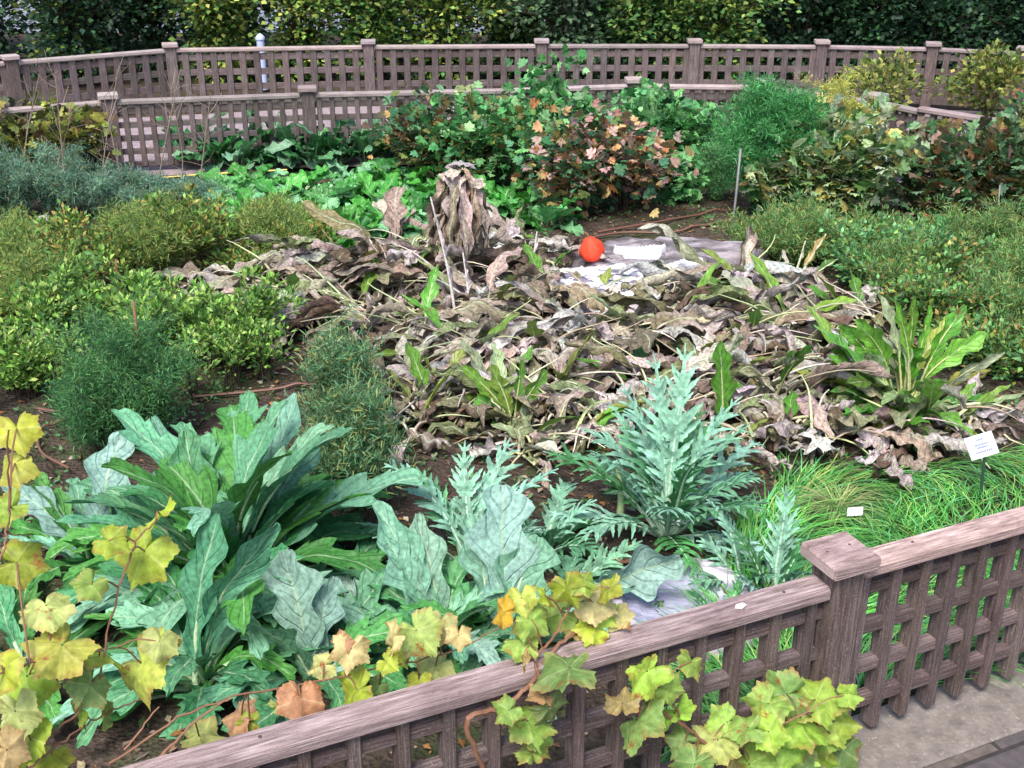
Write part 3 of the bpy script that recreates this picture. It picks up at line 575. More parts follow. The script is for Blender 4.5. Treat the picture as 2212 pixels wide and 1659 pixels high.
# ---------------------------------------------------------------- right side ground cover
GC = [(.09, .24, .05), (.14, .29, .07), (.22, .26, .06), (.30, .24, .08), (.05, .13, .03), (.15, .34, .12), (.12, .29, .10)]
TC = [(.11, .32, .12), (.17, .42, .18), (.08, .22, .07), (.20, .34, .08)]
gc = [(1650, 540), (1730, 535), (1800, 560), (1880, 545), (1950, 570), (2030, 585), (2110, 600), (2190, 605), (1860, 620), (1940, 640), (2020, 650), (2100, 660), (2180, 670), (1990, 720), (2080, 730), (2170, 745), (2110, 800), (2200, 820), (1720, 575), (2230, 740), (1960, 530), (2060, 550)]
gw = ['nearest the stone slab', 'with a lime green tip behind the slab', 'below the olive bush', 'at the foot of the rusty fan bush', 'in the bluish green patch', 'at the edge of the bare strip', 'below the right hand rusty bush', 'at the right edge, back', 'behind the upright green leaf', 'in the middle, back line', 'in the middle, second line', 'right of the middle', 'at the right edge, second line', 'behind the green dock', 'right behind the tallest dock leaves', 'at the right edge, third line', 'beside the dock, in front of the others', 'at the right edge above the dark hose', 'small, behind the withered stalks', 'far right, overhanging', 'on the back edge, bluish', 'on the back edge beside the bare strip']
for i, (x, y) in enumerate(gc):
    p = G(x, y); te = i in (2, 4, 5, 20, 21, 8)
    if i % 3 == 0:
        feather('feathery_herb', 'airy feathery herb ' + gw[i], 'herb', p, .38, .24 if y < 575 else rng.uniform(.34, .5), [(.14, .30, .08), (.20, .36, .10), (.28, .28, .09), (.10, .24, .09)], 13000, 24, .04, .0026, group='airy feathery herbs on the right', bushy=.07, droopy=.2); continue
    bush('herb_bush', ('bluish green' if te else 'olive green') + ' spreading small-leaved herb ' + gw[i], 'herb', p, .46, rng.uniform(.14, .2) if y < 575 else rng.uniform(.18, .44), TC if te else GC, 1800, .042, .55, 17, 'spreading herbs on the right', False, .34, clumps=140, spread=.022, lowest=.25, sr=.004, spire=.05)

# ---------------------------------------------------------------- withered plants
DC = [(0.299, 0.252, 0.224), (0.405, 0.357, 0.340), (0.220, 0.165, 0.133), (0.106, 0.074, 0.050), (0.264, 0.217, 0.166), (0.510, 0.461, 0.457), (0.176, 0.165, 0.083), (0.167, 0.200, 0.091), (0.370, 0.313, 0.266), (0.158, 0.122, 0.091), (0.352, 0.304, 0.299)]
def dead_leaf(lb, sb, base, az, el0, el1, L, W, sway=0., c=None, pw=.9):
    n = 16; np_ = 5; p, d, s, nn = path(base, az, el0, el1, L, np_ + n, sway, pw, .45)
    p[:, 2] = np.maximum(p[:, 2], base[2] + .012 + rng.random() * .05 + .03 * np.abs(np.sin(np.arange(len(p)) * .8 + az)))
    v = np.linspace(0, 1, n + 1); wd = np.sin(np.pi * (.06 + .92 * v) ** .9) ** .6 * (1 + .3 * np.sin(v * 19 + az) * rng.random()); c = vary(pick(DC), .16) if c is None else c
    c2 = vary(pick(DC), .16) if rng.random() < .6 else None
    strip(lb, p[np_:], d[np_:], s[np_:], nn[np_:], W * .5 * np.maximum(wd, .08), 6, rng.choice([-1, -1, 1]) * rng.uniform(.6, 2.2), .3, rng.uniform(9, 16), rng.uniform(.005, .014), .3, c, c2, rng.normal(0, 1.1))
    pc = vary([(.50, .46, .36), (.42, .42, .24), (.34, .27, .22), (.56, .52, .50)][rng.integers(4)], .1); k = np_ + 7
    tube(sb, p[:k] - nn[:k] * .003, np.linspace(.0085, .0035, k), 5, pc)
def withered(label, base, cnt, L, W, azr=(0, 6.28), el=(.15, 1.0), end=(-.9, .1), green=0, gc_=None, spread=.08):
    base = np.array(base, float); t = thing('withered_plant', label, 'withered plant', base, 'collapsed withered plants in the centre'); lb, sb, gb = MB(), MB(), MB()
    for i in range(cnt):
        az = azr[0] + (azr[1] - azr[0]) * ((i * .618) % 1) + rng.normal(0, .15); e0 = rng.uniform(*el)
        if abs(base[0] + .3) < .45 and abs(base[1] - 7.2) < .55: e0 = min(e0, .75)
        b = base + (rng.normal(0, spread), rng.normal(0, spread), rng.uniform(0, .05 + .24 * math.exp(-((base[0] + .3) / .75) ** 2 - ((base[1] - 7.3) / .7) ** 2))); dead_leaf(lb, sb, b, az, e0, rng.uniform(*end), L * rng.uniform(.65, 1.15), W * rng.uniform(.6, 1.25), rng.normal(0, .5))
    for i in range(int(cnt * .75)):
        az = azr[0] + (azr[1] - azr[0]) * rng.random(); e0 = rng.uniform(.1, .95); pp, _, _, _ = path(base + rng.normal(0, spread, 3) * (1, 1, 0) + (0, 0, rng.uniform(.02, .12)), az, e0, e0 - rng.uniform(.5, 1.5), L * rng.uniform(.5, .95), 9, rng.normal(0, .8), 1., .15); pp[:, 2] = np.maximum(pp[:, 2], .02)
        tube(sb, pp, np.linspace(rng.uniform(.006, .011), .0025, 10), 5, vary([(.52, .50, .33), (.42, .48, .25), (.52, .47, .42), (.34, .27, .19)][rng.integers(4)], .12))
    for i in range(green + 1):
        az = rng.random() * 6.28; e0 = rng.uniform(.5, 1.4)
        blade(gb, sb, base + rng.normal(0, .05, 3) * (1, 1, 0), az, e0, e0 - rng.uniform(.3, 1.1), L * rng.uniform(.6, .95), W * .8, vary(pick([(.10, .28, .03), (.16, .30, .04), (.22, .28, .05), (.3, .36, .2)]), .15), .35, 4, 12, wave=.15, crum=.004, roll=.6, twist=rng.normal(0, .4), serr=.2, sk=9, pc=(.4, .45, .2))
    lb.build('dry_leaves', M['dead'], t); sb.build('leaf_stalks', M['stalk'], t)
    gb.build('green_leaves', M['dock'], t)
    return t
PI = math.pi
WL = [(1100, 555, 15, .46, .14, (1.7, 4.7), 0, 'behind and right of the column with two grey hooded leaves'), (930, 600, 15, .5, .14, (0, 6.28), 0, 'tight against the left foot of the column'), (800, 610, 14, .5, .13, (1.5, 4.6), 0, 'behind the grey arch, with leaf tips over the rusty herbs'), (1185, 615, 12, .40, .13, (2.6, 5.4), 0, 'between the column and the white rock'), (600, 740, 11, .42, .13, (2.2, 5.4), 0, 'lowest left, with shadowed grey curls above the hoses'), (1400, 860, 14, .46, .14, (0, 6.28), 1, 'hidden partly by the tall cut-leaved cardoon'), (1500, 640, 14, .42, .14, (3, 6.4), 0, 'draped over the front corner of the grey slab'), (560, 640, 11, .50, .13, (2.2, 4.4), 0, 'leftmost, a few long arched stalks falling to the left'), (640, 690, 14, .5, .13, (2.4, 5.4), 0, 'above the brown hose, with big grey curled leaves'), (700, 600, 16, .55, .14, (1.8, 4.6), 0, 'with the rounded grey arch of leaf behind the left stalks'),
      (770, 700, 20, .55, .13, (2.4, 5.6), 1, 'left of centre with many pale stalks fanning out'), (850, 630, 18, .6, .15, (1.2, 5), 0, 'below the broad upright brown tongue leaf'), (900, 740, 20, .55, .14, (2.6, 6), 2, 'below the pale column stalks, in the middle left'),
      (960, 640, 18, .55, .17, (0, 6.28), 0, 'round the foot of the tall column'), (1010, 790, 16, .5, .13, (3, 6.3), 4, 'with a tuft of pale stalks and green leaf tips in the centre'), (1050, 700, 18, .55, .15, (0, 6.28), 1, 'right below the column with dark curled leaves'),
      (1120, 600, 18, .5, .16, (0, 6.28), 0, 'right of the column with hooded arched leaves'), (1160, 680, 18, .5, .15, (3, 6.8), 1, 'left of the white rock, with a green-edged leaf'), (1150, 790, 18, .5, .15, (3, 6.6), 1, 'in the centre with a long rolled grey leaf'),
      (1080, 880, 12, .42, .13, (2.8, 6.2), 5, 'front centre with several fresh green toothed leaves'), (960, 880, 12, .42, .13, (2.4, 5.4), 5, 'front left of centre with narrow green leaves'), (1200, 880, 15, .45, .14, (0, 6.28), 2, 'in front of centre, with a small upright green leaf'), (1240, 740, 18, .5, .15, (2.8, 6.6), 0, 'in the middle between the pumpkin and the cut-leaved cardoon'),
      (1300, 660, 14, .42, .15, (3.2, 6.3), 0, 'at the front edge of the white rock'), (1350, 760, 18, .5, .15, (3, 6.6), 1, 'behind the tall cut-leaved cardoon'), (1420, 650, 16, .48, .16, (3, 6.6), 1, 'in front of the grey stone slab'), (1480, 720, 17, .5, .15, (3, 6.9), 1, 'right of centre under the slab corner'),
      (1560, 640, 15, .55, .18, (2.8, 6.9), 2, 'with a big drooping half green leaf by the slab'), (1600, 760, 17, .5, .15, (2.8, 6.9), 2, 'right side, with a dark hollow under it'), (1640, 650, 13, .55, .16, (0, 6.28), 2, 'with tall pale forked stalks behind it at the right'), (1700, 720, 17, .55, .16, (3, 7), 2, 'with the long slanting pale stem towards the dock'),
      (1530, 860, 14, .45, .14, (0, 6.28), 1, 'right beside the tall cut-leaved cardoon'), (1660, 870, 16, .5, .14, (2.5, 6.5), 1, 'in front on the right with bent hood leaves'), (1780, 830, 13, .48, .14, (2.8, 6.5), 2, 'left of the green dock'), (1720, 960, 12, .36, .12, (0, 6.28), 0, 'lowest at the right edge of the grass'),
      (1920, 960, 12, .4, .12, (2.8, 6.5), 3, 'under the green dock, beside the grass'), (1600, 980, 9, .32, .11, (0, 6.28), 0, 'small brown curls behind the cut leaves'), (1130, 980, 12, .34, .12, (0, 6.28), 2, 'flat brown litter between the cardoons'), (900, 930, 8, .36, .11, (0, 6.28), 2, 'beside the dark stake'), (1280, 950, 10, .36, .12, (0, 6.28), 1, 'flat, behind the middle cardoon fan'),
      (1840, 720, 12, .5, .14, (1, 5), 3, 'with olive leaves behind the dock on its left'), (2060, 930, 8, .4, .11, (4, 7.2), 2, 'flat stalks pointing right below the dark hose')]
for x, y, c_, L, W, azr, g, lab in WL:
    lowp = 1180 < x < 1470 and y < 700; withered('withered plant ' + lab, G(x, y) + (0, 0, 0), int(c_ * (.8 if lowp else 1.2)), L * (.85 if lowp else 1.22), W * .84, azr, (.0, .6) if lowp else (.1, 1.4), (-.6, .1) if lowp else (-1.5, .1), g)
# the tall column of dead leaves
p = G(1000, 640); hc = top(352, p[1]); t = thing('withered_plant', 'tallest withered plant, an upright column of hanging tan leaves with a folded pale cap', 'withered plant', p); lb, sb = MB(), MB()
tube(sb, spline([p, p + (.0, 0, hc * .5), p + (-.02, .0, hc * .92)], 6), np.linspace(.03, .015, 13), 7, (.28, .22, .18))
for i in range(26):
    az = i * 2.4; zz = hc * rng.uniform(.3, .62); l = zz * rng.uniform(.6, .9)
    dead_leaf(lb, sb, p + (math.cos(az) * .03, math.sin(az) * .03, zz - .0), az, rng.uniform(-.5, .1), -1.55, l, rng.uniform(.09, .13), rng.normal(0, .3), vary([(.42, .33, .27), (.36, .28, .22), (.44, .38, .36)][i % 3], .1), pw=.35)
for i in range(22):
    az = -1.57 + rng.uniform(-1.5, 1.5) if i % 4 else rng.random() * 6.28; zz = rng.uniform(.6, .97); l = hc * zz * rng.uniform(.45, .85); wv = rng.uniform(.05, .11); c_ = vary([(.40, .31, .23), (.30, .23, .17), (.42, .36, .34), (.22, .17, .12), (.48, .41, .37)][i % 5], .12)
    pp, d, s, nn = path(p + (math.cos(az) * (.02 + .045 * zz * rng.random()), math.sin(az) * .05, hc * zz), az, rng.uniform(-.8, .15), -1.56, l, 18, rng.normal(0, .5), .3, .12); v = np.linspace(0, 1, 19)
    strip(lb, pp, d, s, nn, wv * .5 * np.sin(np.pi * (.16 + .78 * v)) ** .5 * (1 + .2 * np.sin(v * 15 + i)), 6, rng.choice([-1, 1]) * rng.uniform(.6, 1.9), .4, rng.uniform(8, 15), .010, 0, c_, vary((.16, .12, .09), .2), rng.normal(0, .7))
for k in range(3):   # the folded cap on top
    az = (-.2, 2.9, 1.4)[k]; pp, d, s, nn = path(p + (-.0, -.04, hc * (.9 + .05 * k)), az, .3, -.8, (.17, .15, .12)[k], 10, .3, 1.)
    strip(lb, pp, d, s, nn, .085 * np.sin(np.pi * np.linspace(.2, .95, 11)) ** .6, 6, -.7, .3, 8., .008, 0, (.46, .38, .32) if k < 2 else (.30, .27, .28), None)
lb.build('dry_leaves', M['dead'], t); sb.build('stem', M['stalk'], t)
# upright tongue leaf and pale standing stalks
p = G(855, 560); t = thing('withered_plant', 'broad upright brown tongue-shaped dead leaf left of the column', 'withered plant', p); lb, sb = MB(), MB()
for az, l, wv, yt in ((1.4, .52, .15, 0), (2.4, .46, .12, 0), (.3, .4, .1, 0)):
    pp, d, s, nn = path(p, az, 1.5, 1.1 if wv > .14 else .3, l * 1.0, 18, 0, 2.); strip(lb, pp[4:], d[4:], s[4:], nn[4:], wv * .5 * np.sin(np.pi * (.12 + .8 * np.linspace(0, 1, 15)) ** 1.5) ** .5, 6, .7, .2, 10., .009, 0, vary((.36, .28, .24), .1)); tube(sb, pp[:12], np.linspace(.012, .004, 12), 5, (.4, .34, .28))
lb.build('dry_leaves', M['dead'], t); sb.build('stem', M['stalk'], t)
for x, y, xt, yt, lab in ((990, 720, 930, 425, 'long pale dead stalk leaning in front of the column'), (1010, 700, 1000, 545, 'short pale dead stalk at the foot of the column'), (1130, 640, 1160, 500, 'pale bare stalk right of the column')):
    p = G(x, y); e = R(xt, yt, p[1] + .05); t = thing('dead_stalk', lab, 'dead stalk', p, 'pale dead stalks round the column'); sb = MB(); lb = MB()
    P = spline([p, p + (e - p) * .5 + (.015, 0, 0), e], 8); tube(sb, P, np.linspace(.011, .005, len(P)), 6, (.62, .57, .56)); sb.build('stalk', M['stalk'], t)
    _, d, s, nn = path((0, 0, 0), 0, 0, 0, 1, 10); tt, ss, n2 = frame(P[5:16]); strip(lb, P[5:16], tt, ss, n2, .022 * np.sin(np.pi * np.linspace(.1, .95, 11)), 4, 1.2, .5, 20., .004, 0, (.5, .45, .46)); lb.build('shrivelled_leaf', M['dead'], t)
# withered forked stalks behind on the right
p = G(1700, 640); t = thing('withered_plant', 'pale forked stalks with a browned leaf tip standing behind the heap on the right', 'withered plant', p); lb, sb = MB(), MB()
for xt, yt, wv, c_ in ((1785, 505, .07, (.36, .27, .09)), (1740, 520, .03, (.4, .4, .25)), (1690, 540, .05, (.5, .45, .42)), (1640, 560, .07, (.45, .40, .38)), (1810, 560, .09, (.07, .17, .03))):
    e = R(xt, yt, p[1] + .1); P = spline([p, p + (e - p) * .5 + (.01, 0, .02), e], 8); tube(sb, P, np.linspace(.012, .004, len(P)), 6, (.5, .52, .36)); tt, ss, n2 = frame(P[7:]); strip(lb, P[7:], tt, ss, n2, wv * .5 * np.sin(np.pi * np.linspace(.08, .97, len(P) - 7)) ** .6, 4, .8, .3, 12., .004, 0, c_)
lb.build('dry_leaves', M['dock'], t); sb.build('leaf_stalks', M['stalk'], t)

# green dock on the right and single fresh leaves
p = G(1955, 905); t = thing('dock_plant', 'large green dock with tall narrow mottled leaves fanning upward at the right of the heap', 'dock', p); lb, sb = MB(), MB()
for xt, yt, wv in ((1815, 700, .10), (1850, 690, .12), (1905, 640, .07), (1935, 650, .05), (1975, 640, .05), (2010, 660, .05), (2060, 690, .11), (2085, 660, .09), (1965, 745, .16), (2130, 720, .10), (1780, 810, .13), (1840, 860, .14), (1790, 770, .10), (2140, 800, .08), (1890, 700, .05), (1870, 760, .10), (2030, 740, .06), (1950, 690, .05), (2170, 760, .06)):
    e = R(xt, yt, p[1] + rng.uniform(-.15, .3)); b = p + rng.normal(0, .04, 3) * (1, 1, 0); P = spline([b, b + (e - b) * (.42, .42, .55) + (0, 0, .03), e], 9); tube(sb, P[:15], np.linspace(.009, .003, 15), 5, vary((.42, .45, .2), .1))
    tt, ss, n2 = facing(P[7:], (1, rng.uniform(-.8, .8), 0)); k = len(P) - 7; strip(lb, P[7:], tt, ss, n2, wv * .5 * np.maximum(np.sin(np.pi * np.linspace(.05, .98, k) ** 1.1) ** .7, .1), 5, .5, .25, 14., .004, .3, vary(pick([(.10, .32, .035), (.16, .36, .05), (.28, .33, .05), (.26, .42, .2), (.3, .36, .22)]), .15), None, rng.normal(0, .3))
for i in range(26):
    az = rng.random() * 6.28; dead_leaf(lb, sb, p + rng.normal(0, .05, 3) * (1, 1, 0), az, rng.uniform(.1, .9), -.4, .45, .09) if i % 3 else blade(lb, sb, p, az, .8, -.1, .45, .13, vary((.08, .24, .04), .2), .3, 5, 12, roll=.5, wave=.2, crum=.004)
for i in range(34):
    az = rng.uniform(1.2, 5.2); e0 = rng.uniform(.3, 1.3); blade(lb, sb, p + rng.normal(0, .07, 3) * (1, 1, 0), az, e0, e0 - rng.uniform(.5, 1.3), rng.uniform(.4, .66), rng.uniform(.07, .13), vary(pick([(.10, .32, .05), (.16, .36, .06), (.30, .32, .06), (.26, .40, .16), (.34, .36, .2), (.10, .2, .04)]), .2), .35, 5, 14, roll=.6, wave=.25, crum=.005, twist=rng.normal(0, .5), sway=rng.normal(0, .4), pr=.008, pc=(.48, .5, .26))
lb.build('foliage', M['dock'], t); sb.build('leaf_stalks', M['stalk'], t)
def lone(label, base, tips, cols):
    p = np.array(base); t = thing('dock_plant', label, 'dock', p); lb, sb = MB(), MB()
    for (xt, yt, wv), c_ in zip(tips, cols):
        e = R(xt, yt, p[1] + .03); P = spline([p, p + (e - p) * (.35, .4, .5), e], 10); tube(sb, P[:16], np.linspace(.009, .003, 16), 5, (.4, .46, .22)); tt, ss, n2 = facing(P[5:], (1, .3, -.2)); k = len(P) - 5
        v = np.linspace(0, 1, k); strip(lb, P[5:], tt, ss, n2, wv * .5 * np.maximum(np.sin(np.pi * (.05 + .9 * v)) ** .6 * (.8 + .2 * ((v * 7) % 1)), .08), 5, .5, .1, 14., .002, .3, c_)
    lb.build('foliage', M['dock'], t); sb.build('leaf_stalks', M['stalk'], t)
lone('single upright fresh green leaf with a wavy edge, right of the cut-leaved cardoon', G(1560, 960), [(1555, 740, .12)], [(.09, .25, .03)])
lone('fresh green toothed leaves spread in front of the heap centre', G(1110, 930), [(1030, 860, .15), (1000, 790, .08), (1060, 790, .09), (1180, 800, .08), (1185, 870, .09), (1130, 780, .05)], [(.12, .34, .05), (.13, .27, .03), (.16, .26, .04), (.12, .28, .04), (.2, .15, .04), (.1, .25, .04)])
lone('pair of narrow green leaves left of the heap centre', G(930, 900), [(880, 740, .08), (900, 860, .08), (960, 880, .10)], [(.14, .32, .05), (.16, .35, .07), (.12, .3, .05)])
lone('half-lying broad leaf, dark green inside and pale outside, in front of the slab', G(1680, 690), [(1520, 605, .17), (1560, 590, .12)], [(.08, .2, .03), (.4, .42, .33)])

# ---------------------------------------------------------------- rocks, pumpkin
def rock(name, label, cx, cy, rx, ry, h, m, rot=0., seed=0, irr=.13, terr=.0):
    r_ = np.random.default_rng(seed); n = 72; a = np.linspace(0, 2 * np.pi, n + 1)[:-1]; f = 1 + irr * np.sin(2 * a + r_.random() * 6) + irr * .6 * np.sin(3 * a + r_.random() * 6) + irr * .4 * np.sin(7 * a + r_.random() * 6) + .02 * r_.normal(0, 1, n)
    V = []; rings = [(1.03, -.05), (1.04, h * .5), (1.0, h * .86), (.965, h), (.85, h * 1.04), (.65, h), (.45, h * 1.05), (.25, h), (.1, h * 1.02)]
    for k, (q_, z) in enumerate(rings):
        x = rx * f * q_ * np.cos(a); y = ry * f * q_ * np.sin(a); X = cx + x * math.cos(rot) - y * math.sin(rot); Y = cy + x * math.sin(rot) + y * math.cos(rot)
        zz = z + (0 if k < 2 else (.012 * np.sin(Y * 31 + 3 * np.sin(X * 5)) + .006 * r_.normal(0, 1, n) + .01 * np.sin(X * 13 + Y * 9))); V += list(np.stack([X, Y, zz + 0 * X], 1))
    F = []
    for k in range(len(rings) - 1):
        for i in range(n): F.append((k * n + i, k * n + (i + 1) % n, (k + 1) * n + (i + 1) % n, (k + 1) * n + i))
    mb = MB(); mb.add(V, F); mb.add(V[-n:], [tuple(range(n))]); return tag(mb.build(name, m), label, 'rock')
p = (G(1440, 545, .12)); rock('stone_slab', 'flat grey layered stone slab right of the pumpkin', p[0], p[1], .62, .32, .14, M['slab'], .05, 3)
p = (G(1290, 605, .13)); rock('stone_slab', 'low rock with bright white patches under the pumpkin', p[0], p[1], .36, .33, .13, M['wslab'], -.1, 5)
for x, y, rx, lab in ((1385, 545, .15, 'small white stone lying on the slab right of the pumpkin'), (1475, 572, .11, 'small white stone on the front of the slab')):
    p = G(x, y, .16); o = rock('white_stone', lab, p[0], p[1], rx, rx * .55, .03, M['white'], .3, int(x), .2); o.location.z = .148
p = G(1278, 566, .13); pr = .084
t = thing('pumpkin', 'bright red-orange pumpkin with a pointed neck sitting on the white rock', 'pumpkin', (p[0], p[1] + .02, .126)); mb = MB(); c0 = np.array((p[0], p[1] + .02, .126))
prof = [(-.98, .05), (-.93, .35), (-.75, .68), (-.45, .93), (-.1, 1.03), (.25, .98), (.55, .82), (.78, .60), (.95, .45), (1.06, .34), (1.13, .22), (1.16, .03)]; ns = 40; a = np.linspace(0, 2 * np.pi, ns + 1)
ax = unit(np.array((-.30, -.05, 1.))); sx = unit(np.cross(ax, (0, 1, 0))); sy = np.cross(ax, sx)
V = np.array([[c0 + (0, 0, pr) + ax * pr * z + (sx * np.cos(b) + sy * np.sin(b)) * pr * r * (1 + .05 * math.cos(9 * b) * (1 - abs(z) * .5)) for b in a] for z, r in prof]); mb.add(V.reshape(-1, 3), grid_faces(len(prof) - 1, ns)[:, ::-1]); mb.build('fruit', M['pumpkin'], t)
mb = MB(); e = c0 + (0, 0, pr) + ax * pr * 1.13; tube(mb, spline([e - ax * .01, e + ax * .02, e + ax * .035 + (-.02, 0, .0)], 4), np.linspace(.012, .009, 9), 7, (.34, .2, .1)); mb.build('stem', M['cane'], t)

# ---------------------------------------------------------------- round stone basin
p = G(1475, 1300, .05); t = thing('stone_basin', 'round lilac-grey stone basin with a stepped blue-grey hollow, half hidden behind the fence rail', 'stone basin', (p[0], p[1], 0)); n = 64; a = np.linspace(0, 2 * np.pi, n + 1)
def ringmesh(prof, name, m):
    V = np.array([[(p[0] + r * math.cos(b) * (1 + .006 * math.sin(5 * b)), p[1] + r * math.sin(b), z + .002 * math.sin(b * 7)) for b in a] for r, z in prof]); mb = MB(); mb.add(V.reshape(-1, 3), grid_faces(len(prof) - 1, n)[:, ::-1]); return mb.build(name, m, t)
ringmesh([(.305, -.03), (.31, .045), (.30, .06), (.235, .062), (.225, .052)], 'rim', M['lilac']); ringmesh([(.224, .052), (.215, .030), (.165, .026), (.155, .012), (.08, .006), (.001, .005)], 'bowl', M['basin'])

# ---------------------------------------------------------------- cardoons
PALE = [(0.164, 0.353, 0.230), (0.123, 0.312, 0.164), (0.090, 0.279, 0.107), (0.074, 0.254, 0.066), (0.246, 0.426, 0.344)]
MIDC = [(0.070, 0.246, 0.106), (0.044, 0.194, 0.062), (0.106, 0.299, 0.150), (0.044, 0.176, 0.040), (0.167, 0.352, 0.229), (0.079, 0.264, 0.053)]
def cardoon(label, base, cnt, L, W, cols, el=(.35, 1.4), bend=1.3, keys=(), azr=None, serr=.45, sk=6.5, core=True, pet=.16):
    base = np.array(base, float); t = thing('cardoon_plant', label, 'cardoon', base, 'broad-leaved cardoons'); lb, sb = MB(), MB()
    for i in range(cnt):
        f = (i + .5) / cnt; az = i * 2.4 + rng.random() * .4 if azr is None else azr[0] + (azr[1] - azr[0]) * ((i * .618) % 1)
        e0 = el[1] + (el[0] - el[1]) * f + rng.normal(0, .07); blade(lb, sb, base + (math.cos(az) * .03 * f, math.sin(az) * .03 * f, -.02), az, e0, e0 - bend * rng.uniform(.6, 1.25), L * rng.uniform(.75, 1.1), W * rng.uniform(.8, 1.15), vary(pick(cols), .12),
            pet, 6, 36, .85, serr, sk, .45, .12, .004, rng.normal(0, .25), rng.normal(0, .3), .014, vary((.36, .5, .30), .08), pw=1.5, skew=.95, tipp=.7)
    for xb, yb, zb, xt, yt, dY, wv, rl, c_ in keys:
        b = G(xb, yb, zb); e = R(xt, yt, b[1] + dY); P = spline([b, b + (e - b) * (.35, .3, .55), e], 16); tt, ss, n2 = facing(P[3:], (1, rng.uniform(-.3, .5), rng.uniform(-.2, .2))); k = len(P) - 3; v = np.linspace(0, 1, k)
        sh_ = np.maximum(np.sin(np.pi * (.03 + .955 * v) ** 1.45) ** .7 * (.93 + .07 * ((v * 11) % 1)), np.where(v < .5, .62 * np.sin(np.pi * np.clip(v / .5, 0, 1)) ** .5 * (.7 + .3 * ((v * 7.5) % 1)), 0)); strip(lb, P[3:], tt, ss, n2, wv * .5 * np.maximum(sh_, .05), 10, rl, .07, 12., .003, .35, c_); tube(sb, P[:26] - n2[0] * .008, np.linspace(.013, .003, 26), 6, (.42, .55, .34))
    lb.build('foliage', M['cardoon'], t); sb.build('leaf_stalks', M['stalk'], t); return t
# big dark cardoon left of centre
cardoon('large dark green cardoon with a tall dense clump of arching leaves, left of centre', G(505, 1275), 52, .84, .20, MIDC, (.35, 1.52), 1.4, [(560, 1240, 0, 640, 850, .35, .13, .5, (0.145, 0.323, 0.230)), (480, 1250, 0, 330, 900, .3, .12, .5, (0.128, 0.306, 0.212)), (560, 1240, 0, 690, 935, .1, .12, .5, (0.145, 0.323, 0.230)), (450, 1260, 0, 400, 930, .2, .16, .5, (.08, .24, .11))])
cardoon('cardoon at the left edge with one tall blunt silvery leaf standing upright', G(200, 1220), 18, .52, .12, MIDC + PALE[:1], (.1, 1.1), 1.1, [(215, 1200, 0, 262, 935, .2, .155, .25, (0.246, 0.416, 0.365)), (320, 1200, 0, 345, 1020, .2, .12, .3, (0.187, 0.357, 0.289)), (190, 1210, 0, 0, 1035, .1, .13, .5, (.2, .34, .3))])
cardoon('low dark cardoon spreading leaves below the left grape leaves', G(60, 1440), 14, .5, .12, MIDC, (.05, .9), .9)
cardoon('shaded cardoon in front of the large one, with drooping leaf tips', G(440, 1470), 32, .55, .13, MIDC, (.2, 1.3), 1.6, [(420, 1500, 0, 470, 1110, .15, .12, .4, (.08, .26, .14)), (430, 1480, 0, 600, 1130, .0, .13, .6, (.10, .29, .17))])
cardoon('pale green cardoon with two broad toothed leaves, between the dark cardoon and the rail', G(690, 1480), 13, .48, .17, PALE[1:4], (.15, 1.2), 1.2, [(680, 1480, 0, 610, 1190, .1, .19, .3, (0.238, 0.391, 0.315)), (680, 1480, 0, 535, 1340, -.05, .20, .3, (0.170, 0.357, 0.221)), (680, 1480, 0, 720, 1245, .1, .11, .3, (0.221, 0.374, 0.323))])
cardoon('cardoon with the large oval silver leaf facing the viewer', G(1080, 1400), 20, .44, .12, PALE, (.1, 1.2), 1.2, [(1085, 1400, 0, 1086, 1048, .22, .225, .22, (0.272, 0.459, 0.391)), (1090, 1400, 0, 1165, 1160, .15, .2, .4, (.17, .36, .24)), (1070, 1400, 0, 1010, 1110, .2, .13, .4, (0.187, 0.374, 0.272))])
cardoon('silvery cardoon with overlapping leaves left of the large oval leaf', G(950, 1410), 26, .46, .13, PALE, (.3, 1.4), 1.5, [(950, 1400, 0, 810, 1085, .2, .13, .8, (0.170, 0.374, 0.255)), (930, 1400, 0, 840, 1170, .1, .14, .6, (0.187, 0.391, 0.281)), (960, 1400, 0, 900, 1110, .2, .12, .3, (.2, .36, .26))])
cardoon('low pale cardoon behind the grape leaves with rounded leaves', G(830, 1400), 20, .38, .12, PALE, (.1, 1.1), 1.3)
cardoon('cardoon with one arched silver leaf bending over the stone basin', G(1260, 1330), 7, .28, .12, PALE[:3], (.0, .9), 1., [(1270, 1310, 0, 1470, 1205, .0, .20, .9, (0.255, 0.408, 0.357)), (1270, 1320, 0, 1300, 1230, .1, .14, .4, (0.255, 0.399, 0.374))])
cardoon('small green cardoon filling the ground between the large ones', G(760, 1250), 14, .34, .12, MIDC[:3] + PALE[2:4], (.0, .9), 1.)

